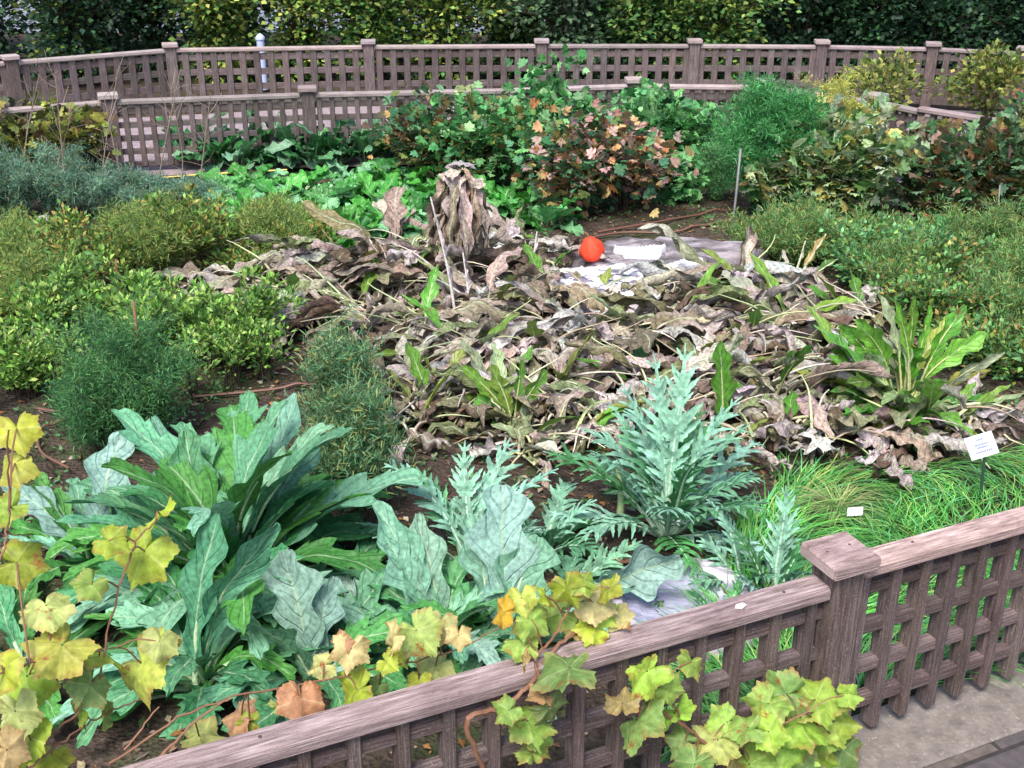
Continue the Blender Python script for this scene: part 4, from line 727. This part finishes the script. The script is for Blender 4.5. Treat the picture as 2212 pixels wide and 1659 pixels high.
def cutleaf(lb, sb, base, az, el0, el1, L, W, c, pairs=9, sway=0.):
    n = 22; p, d, s, nn = path(base, az, el0, el1, L, n, sway, 1.4); p = p + (s * (np.sin(np.linspace(0, 5, n + 1) + rng.random() * 6) * .012 * np.linspace(0, 1, n + 1))[:, None]); tube(sb, p - nn * .003, np.linspace(.010, .002, n + 1), 5, vary((.4, .56, .42), .06))
    wd = .018 * np.sin(np.pi * np.linspace(.1, .97, n + 1)); strip(lb, p, d, s, nn, wd, 2, .4, 0, 1, 0, 0, c)
    for k in range(pairs):
        f = .22 + .76 * k / (pairs - .0); i = int(f * n); ll = W * .5 * math.sin(math.pi * (.12 + .8 * (k + .6) / pairs)) ** .7 * rng.uniform(.7, 1.2)
        for sg in (-1, 1):
            dd = unit(d[i] * (.75 + .6 * f) + s[i] * sg + nn[i] * rng.uniform(-.1, .6) + rng.normal(0, .12, 3)); m_ = 8; q_ = p[i] + dd * np.linspace(0, 1, m_ + 1)[:, None] * ll + nn[i] * (-rng.uniform(.1, .6) * ll * np.linspace(0, 1, m_ + 1)[:, None] ** 2)
            tt = np.tile(dd, (m_ + 1, 1)); s2 = unit(np.cross(nn[i], dd)); v = np.linspace(0, 1, m_ + 1); w_ = ll * .17 * (1 - v) ** .6 * (.62 + .5 * ((v * 3 + .99) % 1)); w_[-1] = .0008
            strip(lb, q_, tt, np.tile(s2, (m_ + 1, 1)), np.tile(np.cross(dd, s2), (m_ + 1, 1)), w_, 2, .35, 0, 1, 0, 1.0, c * rng.uniform(.75, 1.2))
    dd = d[-1]
CUT = [(0.167, 0.370, 0.246), (0.220, 0.440, 0.326), (0.123, 0.317, 0.167), (0.079, 0.255, 0.088), (0.282, 0.484, 0.396)]
def cutcardoon(label, base, cnt, L, W, cols=CUT, el=(.4, 1.4), bend=1.1, keys=(), pairs=9):
    base = np.array(base, float); t = thing('cardoon_plant', label, 'cardoon', base, 'cut-leaved cardoons'); lb, sb = MB(), MB()
    for i in range(cnt):
        f = (i + .5) / cnt; az = i * 2.4 + rng.random() * .4; e0 = el[1] + (el[0] - el[1]) * f; cutleaf(lb, sb, base + (math.cos(az) * .02, math.sin(az) * .02, -.02), az, e0, e0 - bend * rng.uniform(.5, 1.2), L * rng.uniform(.75, 1.1), W * rng.uniform(.85, 1.1), vary(pick(cols), .1), pairs, rng.normal(0, .2))
    for az, e0, e1, l, wv in keys: cutleaf(lb, sb, base, az, e0, e1, l, wv, vary(cols[1], .06), pairs + 2)
    lb.build('foliage', M['cut'], t); sb.build('leaf_stalks', M['stalk'], t); return t
cutcardoon('tall deeply cut silvery cardoon standing in front of the withered heap', G(1440, 1150), 19, .60, .26, el=(.5, 1.45), bend=.95, keys=[(1.3, 1.5, 1.05, .82, .26), (1.9, 1.5, .9, .78, .24), (.5, 1.35, .5, .68, .24), (2.8, 1.25, .2, .62, .24), (2.3, 1.4, .7, .68, .24)], pairs=11)
cutcardoon('cut-leaved cardoon with leaves fanning left and right in the middle foreground', G(1010, 1215), 14, .46, .22, el=(.25, 1.3), bend=.9, keys=[(2.6, 1.15, .15, .55, .22), (1.0, 1.2, .5, .55, .22), (.4, 1.1, .2, .55, .2), (1.6, 1.35, .9, .5, .2)])
cutcardoon('cut-leaved cardoon right of the fan, with drooping feathery tips', G(1170, 1190), 12, .40, .2, el=(.2, 1.3), bend=1.0)
cutcardoon('low cut-leaved cardoon with one flat fern-like leaf beside the basin', G(1190, 1330), 8, .36, .2, [(.1, .26, .15), (.15, .32, .2)], el=(.1, .9), bend=.6, keys=[(.5, .75, .15, .46, .24)])
cutcardoon('small cut-leaved cardoon between the basin and the grass', G(1600, 1255), 8, .28, .15, el=(.3, 1.3), bend=1.0, keys=[(2.2, 1.3, .4, .36, .15)])
cutcardoon('young upright cut-leaved cardoon standing in the grass behind the post', G(1672, 1290), 9, .36, .16, el=(.4, 1.45), bend=.7, keys=[(1.4, 1.5, 1.35, .46, .16)])
cutcardoon('tiny cut-leaved cardoon leaning over the basin rim', G(1560, 1345), 6, .2, .11, el=(.4, 1.3), bend=1.1)
# thick pale green stalk bases under the tall cut cardoon and the big one
for x, y, xt, yt, lab in ((1338, 1130, 1335, 1010, 'thick pale green upright stalk left of the tall cut-leaved cardoon'),):
    p = G(x, y); e = R(xt, yt, p[1]); t = thing('green_stalk', lab, 'stalk', p); sb = MB(); tube(sb, spline([p, (p + e) / 2 + (.01, 0, 0), e], 6), np.linspace(.018, .011, 13), 8, (.42, .55, .28)); o = sb.build('stalk', M['stalk'], t)

# ---------------------------------------------------------------- long grass, weeds and litter
def inpoly(pts, poly):
    x, y = pts[:, 0], pts[:, 1]; r = np.zeros(len(x), bool); j = len(poly) - 1
    for i in range(len(poly)):
        xi, yi = poly[i]; xj, yj = poly[j]; r ^= ((yi > y) != (yj > y)) & (x < (xj - xi) * (y - yi) / (yj - yi + 1e-12) + xi); j = i
    return r
def blades(mb, pts, az, L, wd, el0, cols, n=4):
    k = len(pts); f = np.linspace(0, 1, n + 1); p = np.array(pts); P = [p]; el = np.array(el0)
    for i in range(n):
        e = el * (1 - 1.25 * f[i + 1]); d = np.stack([np.cos(e) * np.cos(az), np.cos(e) * np.sin(az), np.sin(e)], 1); p = p + d * (L / n)[:, None]; p[:, 2] = np.maximum(p[:, 2], .012); P.append(p); az = az + rng.normal(0, .18, k)
    P = np.stack(P, 1); s = np.stack([-np.sin(az), np.cos(az), 0 * az], 1)[:, None] * (wd[:, None] * np.array([1, 1, .9, .6, .12])[None, :n + 1])[..., None]
    V = np.stack([P - s, P + s], 2).reshape(k, -1, 3); F = np.array([(2 * i, 2 * i + 1, 2 * i + 3, 2 * i + 2) for i in range(n)]); Fa = (F[None] + (np.arange(k) * 2 * (n + 1))[:, None, None]).reshape(-1, 4)
    mb.add(V.reshape(-1, 3), Fa, np.repeat(cols, 2 * (n + 1), 0))
poly = [tuple(G(x, y)[:2]) for x, y in ((1560, 1270), (1590, 1160), (1700, 1040), (1850, 1030), (1950, 1020), (2080, 985), (2330, 940), (2500, 1250), (2330, 1420))] + [tuple(q(1.6, -.08, 0)[:2]), tuple(q(-.62, -.08, 0)[:2])]
n = 26000; pts = np.stack([rng.uniform(.3, 4.2, n), rng.uniform(2.6, 5.6, n)], 1); pts = pts[inpoly(pts, poly)]; k = len(pts); P3 = np.column_stack([pts, np.full(k, .0)])
az = 1.2 + 2.2 * np.sin(pts[:, 0] * 2.3 + 1.5 * np.sin(pts[:, 1] * 2.1)) + 1.2 * np.cos(pts[:, 1] * 3.1 + pts[:, 0]) + rng.normal(0, .35, k); mb = MB()
blades(mb, P3, az, rng.uniform(.14, .34, k), rng.uniform(.0016, .0032, k), rng.uniform(.35, 1.1, k) * (1 + .2 * np.sin(pts[:, 0] * 5) * np.sin(pts[:, 1] * 6)), pal([(.08, .34, .05), (.12, .44, .07), (.20, .52, .14), (.34, .52, .14), (.05, .22, .05), (.16, .48, .2)], k, .2))
tag(mb.build('long_grass', M['grass']), 'long soft bright green grass lying in swirls behind the near fence post', 'grass', kind='stuff')
p = G(1810, 1110); kk = 200; mb = MB(); t_ = np.tile(p, (kk, 1)) + rng.normal(0, .015, (kk, 3)) * (1, 1, 0); blades(mb, t_, rng.random(kk) * 6.28, rng.uniform(.15, .3, kk), np.full(kk, .0018), rng.uniform(.9, 1.5, kk), pal([(.3, .38, .12), (.4, .38, .18), (.2, .35, .12)], kk))
tag(mb.build('grass_tuft', M['grass']), 'upright yellowish grass tuft in the middle of the long grass', 'grass tuft')
# low weeds over the soil, leaf litter
n = 9000; pts = np.column_stack([rng.uniform(-4.2, 4.2, n), rng.uniform(2.9, 10., n), np.zeros(n)]); m_ = (np.sin(pts[:, 0] * 3.1 + 2 * np.sin(pts[:, 1] * 1.7)) + np.sin(pts[:, 1] * 4.1 + pts[:, 0]) + rng.normal(0, .6, n)) > .1
d_ = (pts[:, 0] - FO[0]) * FN[0] + (pts[:, 1] - FO[1]) * FN[1]; pts = pts[m_ & (d_ < -.1)]; n = len(pts); mb = MB(); pts = np.repeat(pts, 4, 0) + rng.normal(0, .02, (n * 4, 3)) * (1, 1, 0); pts[:, 2] = soil_z(pts[:, 0], pts[:, 1]) + .01; n *= 4
a = rng.random(n) * 6.28; leaves(mb, pts, np.stack([np.cos(a), np.sin(a), rng.uniform(.1, 1.1, n)], 1), rng.uniform(.015, .045, n), .5, pal([(.05, .17, .05), (.08, .22, .08), (.12, .24, .08), (.10, .16, .04)], n)); tag(mb.build('low_weeds', M['leaf']), 'low green weeds scattered over the bare soil', 'weeds', kind='stuff')
n = 9000; pts = np.column_stack([rng.uniform(-4.2, 4.2, n), rng.uniform(2.7, 10., n), np.zeros(n)]); d_ = (pts[:, 0] - FO[0]) * FN[0] + (pts[:, 1] - FO[1]) * FN[1]; pts = pts[d_ < -.06]; n = len(pts); pts[:, 2] = soil_z(pts[:, 0], pts[:, 1]) + .008; a = rng.random(n) * 6.28; mb = MB()
leaves(mb, pts, np.stack([np.cos(a), np.sin(a), rng.uniform(-.05, .3, n)], 1), rng.uniform(.012, .05, n), .6, pal([(.22, .10, .05), (.30, .20, .14), (.16, .11, .08), (.38, .30, .24), (.28, .12, .03), (.09, .06, .05)], n), upb=2.5); tag(mb.build('leaf_litter', M['dead']), 'brown leaf litter scattered over the soil', 'leaf litter', kind='stuff')

# ---------------------------------------------------------------- hoses, stakes, labels
def line(name, label, cat, pts, r, m, group=None, z=.02):
    P = spline([np.array(G(x, y, z)) for x, y in pts], 8); P[:, 2] = np.maximum(soil_z(P[:, 0], P[:, 1]), -.005) + z; mb = MB(); tube(mb, P, r * .72, 7); o = mb.build(name, m); return tag(o, label, cat, group)
HG = 'brown drip hoses on the soil'
line('drip_hose', 'brown drip hose below the curled leaves on the left', 'hose', [(420, 855), (500, 848), (600, 838), (700, 826)], .011, M['hose'], HG)
line('drip_hose', 'short brown hose above the lower one, by the lime green herbs', 'hose', [(530, 810), (560, 803), (610, 795)], .008, M['hose'], HG)
line('drip_hose', 'brown hose on the soil left of the dark feathery bush', 'hose', [(80, 880), (140, 890), (240, 905)], .009, M['hose'], HG)
line('drip_hose', 'curved hose loop on bare soil at the left', 'hose', [(150, 1010), (90, 975), (85, 935), (120, 915), (180, 890)], .009, M['hose'], HG)
line('drip_hose', 'brown drip hose running along the far side of the stone slab', 'hose', [(1210, 530), (1330, 502), (1450, 500), (1560, 482), (1650, 470)], .012, M['hose'], HG)
line('drip_hose', 'second brown drip hose behind the slab, nearer the currant bushes', 'hose', [(1290, 500), (1420, 478), (1560, 455), (1640, 448)], .012, M['hose'], HG)
line('drip_hose', 'brown hose passing behind the asparagus', 'hose', [(1380, 375), (1500, 362), (1620, 358)], .012, M['hose'], HG)
line('drip_hose', 'brown hose under the rusty bushes', 'hose', [(1880, 500), (2000, 497), (2120, 492), (2240, 490)], .012, M['hose'], HG)
line('drip_hose', 'dark hose on shaded soil right of the dock', 'hose', [(2010, 875), (2100, 862), (2230, 848)], .011, M['hose'], HG)
line('drip_hose', 'hose lying across the right hand herbs edge', 'hose', [(2020, 540), (2120, 528), (2230, 520)], .01, M['hose'], HG)
line('drip_hose', 'reddish hose seen between the cardoons near the basin', 'hose', [(1180, 1290), (1290, 1240), (1360, 1210)], .011, M['hose'], HG)
line('garden_hose', 'yellow hose along the foot of the inner fence', 'hose', [(130, 395), (230, 392), (300, 386), (370, 381), (450, 375), (620, 366)], .012, M['yhose'], None, .03)
def stick(name, label, x, y, xt, yt, r, m):
    p = G(x, y); e = R(xt, yt, p[1]); mb = MB(); tube(mb, [p + (0, 0, -.02), (p + e) / 2 + (.004, 0, 0), e, e + (0, 0, .002)], (r, r, r * .9, .0005), 7); return tag(mb.build(name, m), label, 'stake')
stick('stake', 'grey metal stake leaning in front of the asparagus', 1578, 520, 1600, 322, .009, M['stake'])
stick('stake', 'thin grey stake in front of the rusty bush at the right edge', 2148, 520, 2160, 400, .006, M['stake'])
stick('stake', 'short dark wooden stake beside the tarragon', 838, 905, 828, 790, .011, M['dstake'])
stick('stake', 'thin reddish brown stick rising through the dark feathery bush', 318, 940, 288, 650, .007, M['cane'])
stick('stake', 'short brown stick behind the lime green herbs', 262, 720, 250, 560, .006, M['cane'])
def label_sign(label, x, y, xt, yt, wpx, hpx, roll, mname, group=None):
    p = G(x, y); e = R(xt, yt, p[1]); t = thing('plant_label', label, 'plant label', p, group); mb = MB(); tube(mb, [p + (0, 0, -.03), e], .007, 8); mb.build('stake', M['dark'], t)
    dpt = e[1] * math.cos(PITCH) + (CAM_H - e[2]) * math.sin(PITCH); W = wpx / FPX * dpt / 2; Hh = hpx / FPX * dpt / 2 / .95; u = np.array((math.cos(roll), 0.1, math.sin(roll))); u = unit(u); n_ = unit(np.array((.1, -.8, .6))); n_ = unit(n_ - u * n_.dot(u)); v = np.cross(n_, u); c = e + v * Hh * .9 + n_ * .008
    mb = MB(); box(mb, c, u * W, v * Hh, n_ * .003, bev=.0015); pl = mb.build('plate', M[mname], t, smooth=False); mb = MB()
    for dy, wl in ((.55, .25), (.12, .5), (-.12, .4), (-.5, .6)):
        k = 9 if wl > .3 else 4
        for i in range(k): box(mb, c + v * Hh * dy + u * W * wl * ((i + .5) / k * 2 - 1) + n_ * .0035, u * W * wl / k * .75, v * Hh * .09, n_ * .0005)
    o = mb.build('lettering', M['ink'], t, smooth=False); o.parent = pl
label_sign('white plant label on a dark green stake in the grass at the right', 2118, 1085, 2127, 985, 62, 48, .28, 'white')
label_sign('small grey plant label in the fennel at the left', 84, 520, 90, 488, 32, 22, .25, 'lilac')
p = G(1505, 1122, .06); mb = MB(); box(mb, p, (.085, .045, .0), (-.012, .02, .005), (0, -.0006, .002)); tag(mb.build('plant_label', M['white'], smooth=False), 'bare white plant label strip lying under the tall cut-leaved cardoon', 'plant label')
p = G(1847, 1105, .09); mb = MB(); box(mb, p, (.03, -.006, .006), (.004, .014, .012), (0, -.001, .001)); tag(mb.build('paper_scrap', M['white'], smooth=False), 'small white scrap lying in the long grass', 'scrap')
mb = MB(); c = q(-.36, .02, .6525); mb.add([c + FU * a_ + FN * b_ + (0, 0, z_) for a_, b_, z_ in ((-.016, 0, 0), (0, .012, .001), (.02, .006, .006), (.016, -.01, .004), (-.004, -.012, .0015))], [(0, 1, 2, 3, 4)]); tag(mb.build('petal', M['white']), 'tiny white petal lying on the near rail left of the post', 'petal')

# ---------------------------------------------------------------- grape vines in the foreground
YE = [(.40, .49, .05), (.34, .45, .05), (.46, .50, .09), (.28, .40, .06)]; PA = [(.44, .50, .17), (.40, .47, .14), (.54, .48, .22)]; GY = [(.24, .38, .08), (.30, .45, .09), (.20, .34, .10)]; OR = [(.46, .26, .14), (.44, .34, .14), (.40, .20, .09)]; BR = [(.36, .54, .07), (.30, .50, .07)]; OG = [(.62, .38, .04)]
PP = {'y': YE, 'p': PA + YE[:1] + GY[:1], 'g': GY, 'o': OR, 'b': BR, 'x': OG}
def grape_leaf(lb, c, nrm, upv, s, cc, edge):
    nrm = unit(nrm); yv = unit(upv - nrm * np.dot(upv, nrm)); xv = np.cross(yv, nrm); m = 108; th = np.linspace(-np.pi, np.pi, m + 1); r = .34 + 0 * th; dp = rng.uniform(.75, 1.25); asym = rng.normal(0, .05)
    for c_, a_, w_ in ((0, .20, .26), (1.08, .165, .24), (-1.08, .165, .24), (2.05, .12, .26), (-2.05, .12, .26)): r = r + dp * a_ * (1 + asym * np.sign(c_)) * np.exp(-np.abs(th - c_ - rng.normal(0, .05)) / w_)
    sm = r * (1 - .72 * np.exp(-((np.abs(th) - np.pi) / .24) ** 2)); f1 = rng.uniform(3.3, 3.9); r = sm * (1 + .10 * ((th * f1 * np.sign(th) + rng.random()) % 1 - .5) * -1 + .05 * (((th * 8.1 + rng.random()) % 1) - .5))
    fr = np.array([.04, .35, .68, .88, 1.]); ph = rng.random(4) * 6.28; cup = rng.normal(.0, .35)
    X_ = fr[:, None] * (r * np.sin(th))[None]; Y_ = fr[:, None] * (r * np.cos(th))[None] ; Z_ = cup * (X_ ** 2) * .9 + .10 * np.abs(np.sin(2.5 * th))[None] * fr[:, None] ** 2 * -1 + .045 * np.sin(th * 3 + ph[0])[None] * fr[:, None] ** 2 + .03 * np.sin(X_ * 14 + ph[1]) - .35 * np.maximum(Y_, 0) ** 2 * rng.uniform(.2, 1.6)
    V = c + s * (X_[..., None] * xv + Y_[..., None] * yv + Z_[..., None] * nrm)
    e = (np.clip((fr[:, None] - .78) * 4.5, 0, 1) * (.5 + .5 * np.sin(th * 4 + ph[2]))[None])[..., None] * edge; col_ = cc * (1 - e) + np.array((.42, .22, .08)) * e
    vein = (np.abs(((th / (2 * np.pi / 5) + .5) % 1) - .5) < .04)[None, :, None] * .35 * (1 - fr[:, None, None] * .4); col_ = col_ * (1 - vein) + np.array((.66, .66, .3)) * vein
    uv = np.stack([.5 + X_, .5 + Y_], -1); lb.add(V.reshape(-1, 3), grid_faces(4, m), col_.reshape(-1, 3), uv.reshape(-1, 2))
def Yf(x): return 2.47 + (x - 1106) * .00055
def vine(label, base, canes, lv, off):
    base = np.array(base, float); t = thing('grape_vine', label, 'grape vine', base, 'autumn grape vines on the near fence'); lb, cb = MB(), MB(); allp = []
    for pts, r in canes:
        P = spline([R(x, y, Yf(x) + dy) for x, y, dy in pts], 8); P += rng.normal(0, .002, P.shape); tube(cb, P, np.linspace(r, r * .6, len(P)), 6); allp.append(P)
    A = np.concatenate(allp); pb = MB()
    for x, y, s, c_ in lv:
        Y = Yf(x) + off(x, y) + rng.uniform(-.05, .05); p = R(x, y, Y); dist = np.linalg.norm(p - np.array((0, 0, CAM_H))); S = s / FPX * dist * 1.12
        nrm = np.array((0, -.55, .78)) + rng.normal(0, .42, 3); up = np.array((rng.normal(0, .8), rng.normal(0, .3), -.7)); c = vary(pick(PP[c_]), .12); grape_leaf(lb, p, nrm, up, S, c, rng.uniform(.3, .9))
        k = np.argmin(((A - p) ** 2).sum(1)); j = A[k]
        tube(cb, spline([j, (j + p) / 2 + (0, 0, .015), p + unit(nrm) * -.003], 4), .0022, 4, (.5, .4, .16))
    lb.build('foliage', M['vine'], t); cb.build('cane', M['cane'], t); return t
vine('yellow grape vine filling the lower left corner, its leaves lime yellow', (-1.35, 2.1, 0),
     [([(-40, 1700, .1), (90, 1600, .15), (200, 1500, .2), (240, 1330, .25), (290, 1180, .3), (340, 1120, .3)], .0035), ([(-60, 1500, .1), (10, 1450, .15), (130, 1420, .2), (250, 1400, .25)], .003), ([(-80, 1300, .1), (0, 1210, .15), (20, 1100, .2), (20, 930, .2)], .003), ([(60, 1659, .1), (150, 1590, .15), (230, 1540, .2), (330, 1500, .2)], .003)],
     [(35, 925, 95, 'y'), (30, 1000, 105, 'y'), (22, 1095, 90, 'y'), (35, 1215, 105, 'y'), (345, 1110, 82, 'p'), (312, 1190, 135, 'y'), (235, 1167, 75, 'y'), (198, 1262, 75, 'g'), (100, 1310, 110, 'p'), (135, 1395, 135, 'y'), (215, 1415, 125, 'y'), (300, 1430, 145, 'y'), (345, 1385, 85, 'p'), (60, 1460, 125, 'y'), (5, 1450, 95, 'y'), (195, 1480, 95, 'g'), (165, 1535, 90, 'y'), (35, 1535, 110, 'p'), (60, 1590, 120, 'y'), (110, 1630, 90, 'y'), (15, 1620, 90, 'o'), (225, 1545, 60, 'g')],
     lambda x, y: .22 + (1400 - y) * .0004)
vine('grape vine shoot with pale blotched leaves trailing along the garden side of the rail', (-.95, 2.35, 0),
     [([(240, 1650, .06), (440, 1525, .12), (700, 1470, .15), (860, 1435, .15), (1000, 1400, .15), (1080, 1350, .14)], .003), ([(340, 1640, .06), (420, 1560, .1), (500, 1505, .12)], .004), ([(270, 1620, .1), (340, 1530, .12)], .003)],
     [(760, 1400, 85, 'p'), (700, 1437, 65, 'p'), (740, 1385, 55, 'o'), (650, 1508, 105, 'o'), (770, 1490, 115, 'p'), (900, 1362, 115, 'p'), (850, 1375, 80, 'p'), (950, 1350, 85, 'p'), (990, 1372, 60, 'p'), (940, 1438, 95, 'p'), (860, 1410, 60, 'y'), (835, 1430, 55, 'y'), (905, 1470, 60, 'y'), (520, 1545, 85, 'o'), (430, 1590, 95, 'p'), (540, 1560, 55, 'p'), (600, 1525, 50, 'p'), (820, 1480, 50, 'g')],
     lambda x, y: .13)
vine('grape vine climbing over the rail in the centre with one large round green leaf', (.05, 2.35, 0),
     [([(1060, 1700, -.12), (1010, 1560, -.12), (1080, 1530, -.10), (1150, 1475, -.09), (1180, 1420, -.03), (1240, 1370, .02), (1300, 1360, .05)], .008), ([(1165, 1470, -.09), (1160, 1420, -.05), (1200, 1370, 0), (1240, 1290, .05)], .005), ([(1080, 1530, -.1), (1150, 1600, -.1)], .004)],
     [(1088, 1322, 80, 'x'), (1125, 1290, 75, 'y'), (1175, 1285, 60, 'p'), (1225, 1270, 90, 'y'), (1280, 1300, 105, 'p'), (1318, 1268, 80, 'y'), (1335, 1330, 65, 'p'), (1150, 1340, 95, 'g'), (1210, 1325, 95, 'g'), (1125, 1385, 85, 'g'), (1250, 1355, 75, 'o'), (1285, 1355, 85, 'y'), (1260, 1255, 70, 'y'), (1300, 1320, 80, 'b'), (1230, 1440, 145, 'g'), (1132, 1420, 60, 'o'), (1140, 1555, 120, 'g'), (1190, 1530, 85, 'g'), (1100, 1535, 65, 'g'), (1165, 1590, 75, 'p'), (1150, 1625, 75, 'g'), (1170, 1500, 60, 'o')],
     lambda x, y: .03 if y < 1400 else -.14)
vine('bushy lime green grape vine in front of the fence post at the bottom', (.85, 2.5, 0),
     [([(1640, 1720, -.12), (1560, 1640, -.15), (1480, 1570, -.15), (1400, 1520, -.14)], .007), ([(1560, 1640, -.15), (1640, 1590, -.18), (1740, 1540, -.2)], .005), ([(1480, 1570, -.15), (1430, 1470, -.14)], .004)],
     [(1400, 1452, 115, 'b'), (1440, 1490, 75, 'g'), (1345, 1520, 80, 'o'), (1375, 1555, 135, 'g'), (1455, 1540, 105, 'b'), (1480, 1600, 75, 'g'), (1495, 1430, 70, 'g'), (1550, 1600, 105, 'p'), (1590, 1620, 95, 'o'), (1615, 1570, 85, 'g'), (1660, 1520, 95, 'g'), (1700, 1500, 115, 'g'), (1760, 1510, 115, 'b'), (1800, 1560, 100, 'b'), (1730, 1560, 125, 'b'), (1690, 1615, 125, 'g'), (1620, 1650, 115, 'g'), (1750, 1630, 110, 'b'), (1830, 1500, 60, 'b'), (1500, 1650, 95, 'g'), (1660, 1580, 90, 'b'), (1780, 1590, 80, 'g'), (1820, 1620, 90, 'g'), (1700, 1560, 80, 'b'), (1570, 1560, 80, 'g'), (1660, 1660, 110, 'g'), (1760, 1670, 100, 'g')],
     lambda x, y: -.17)
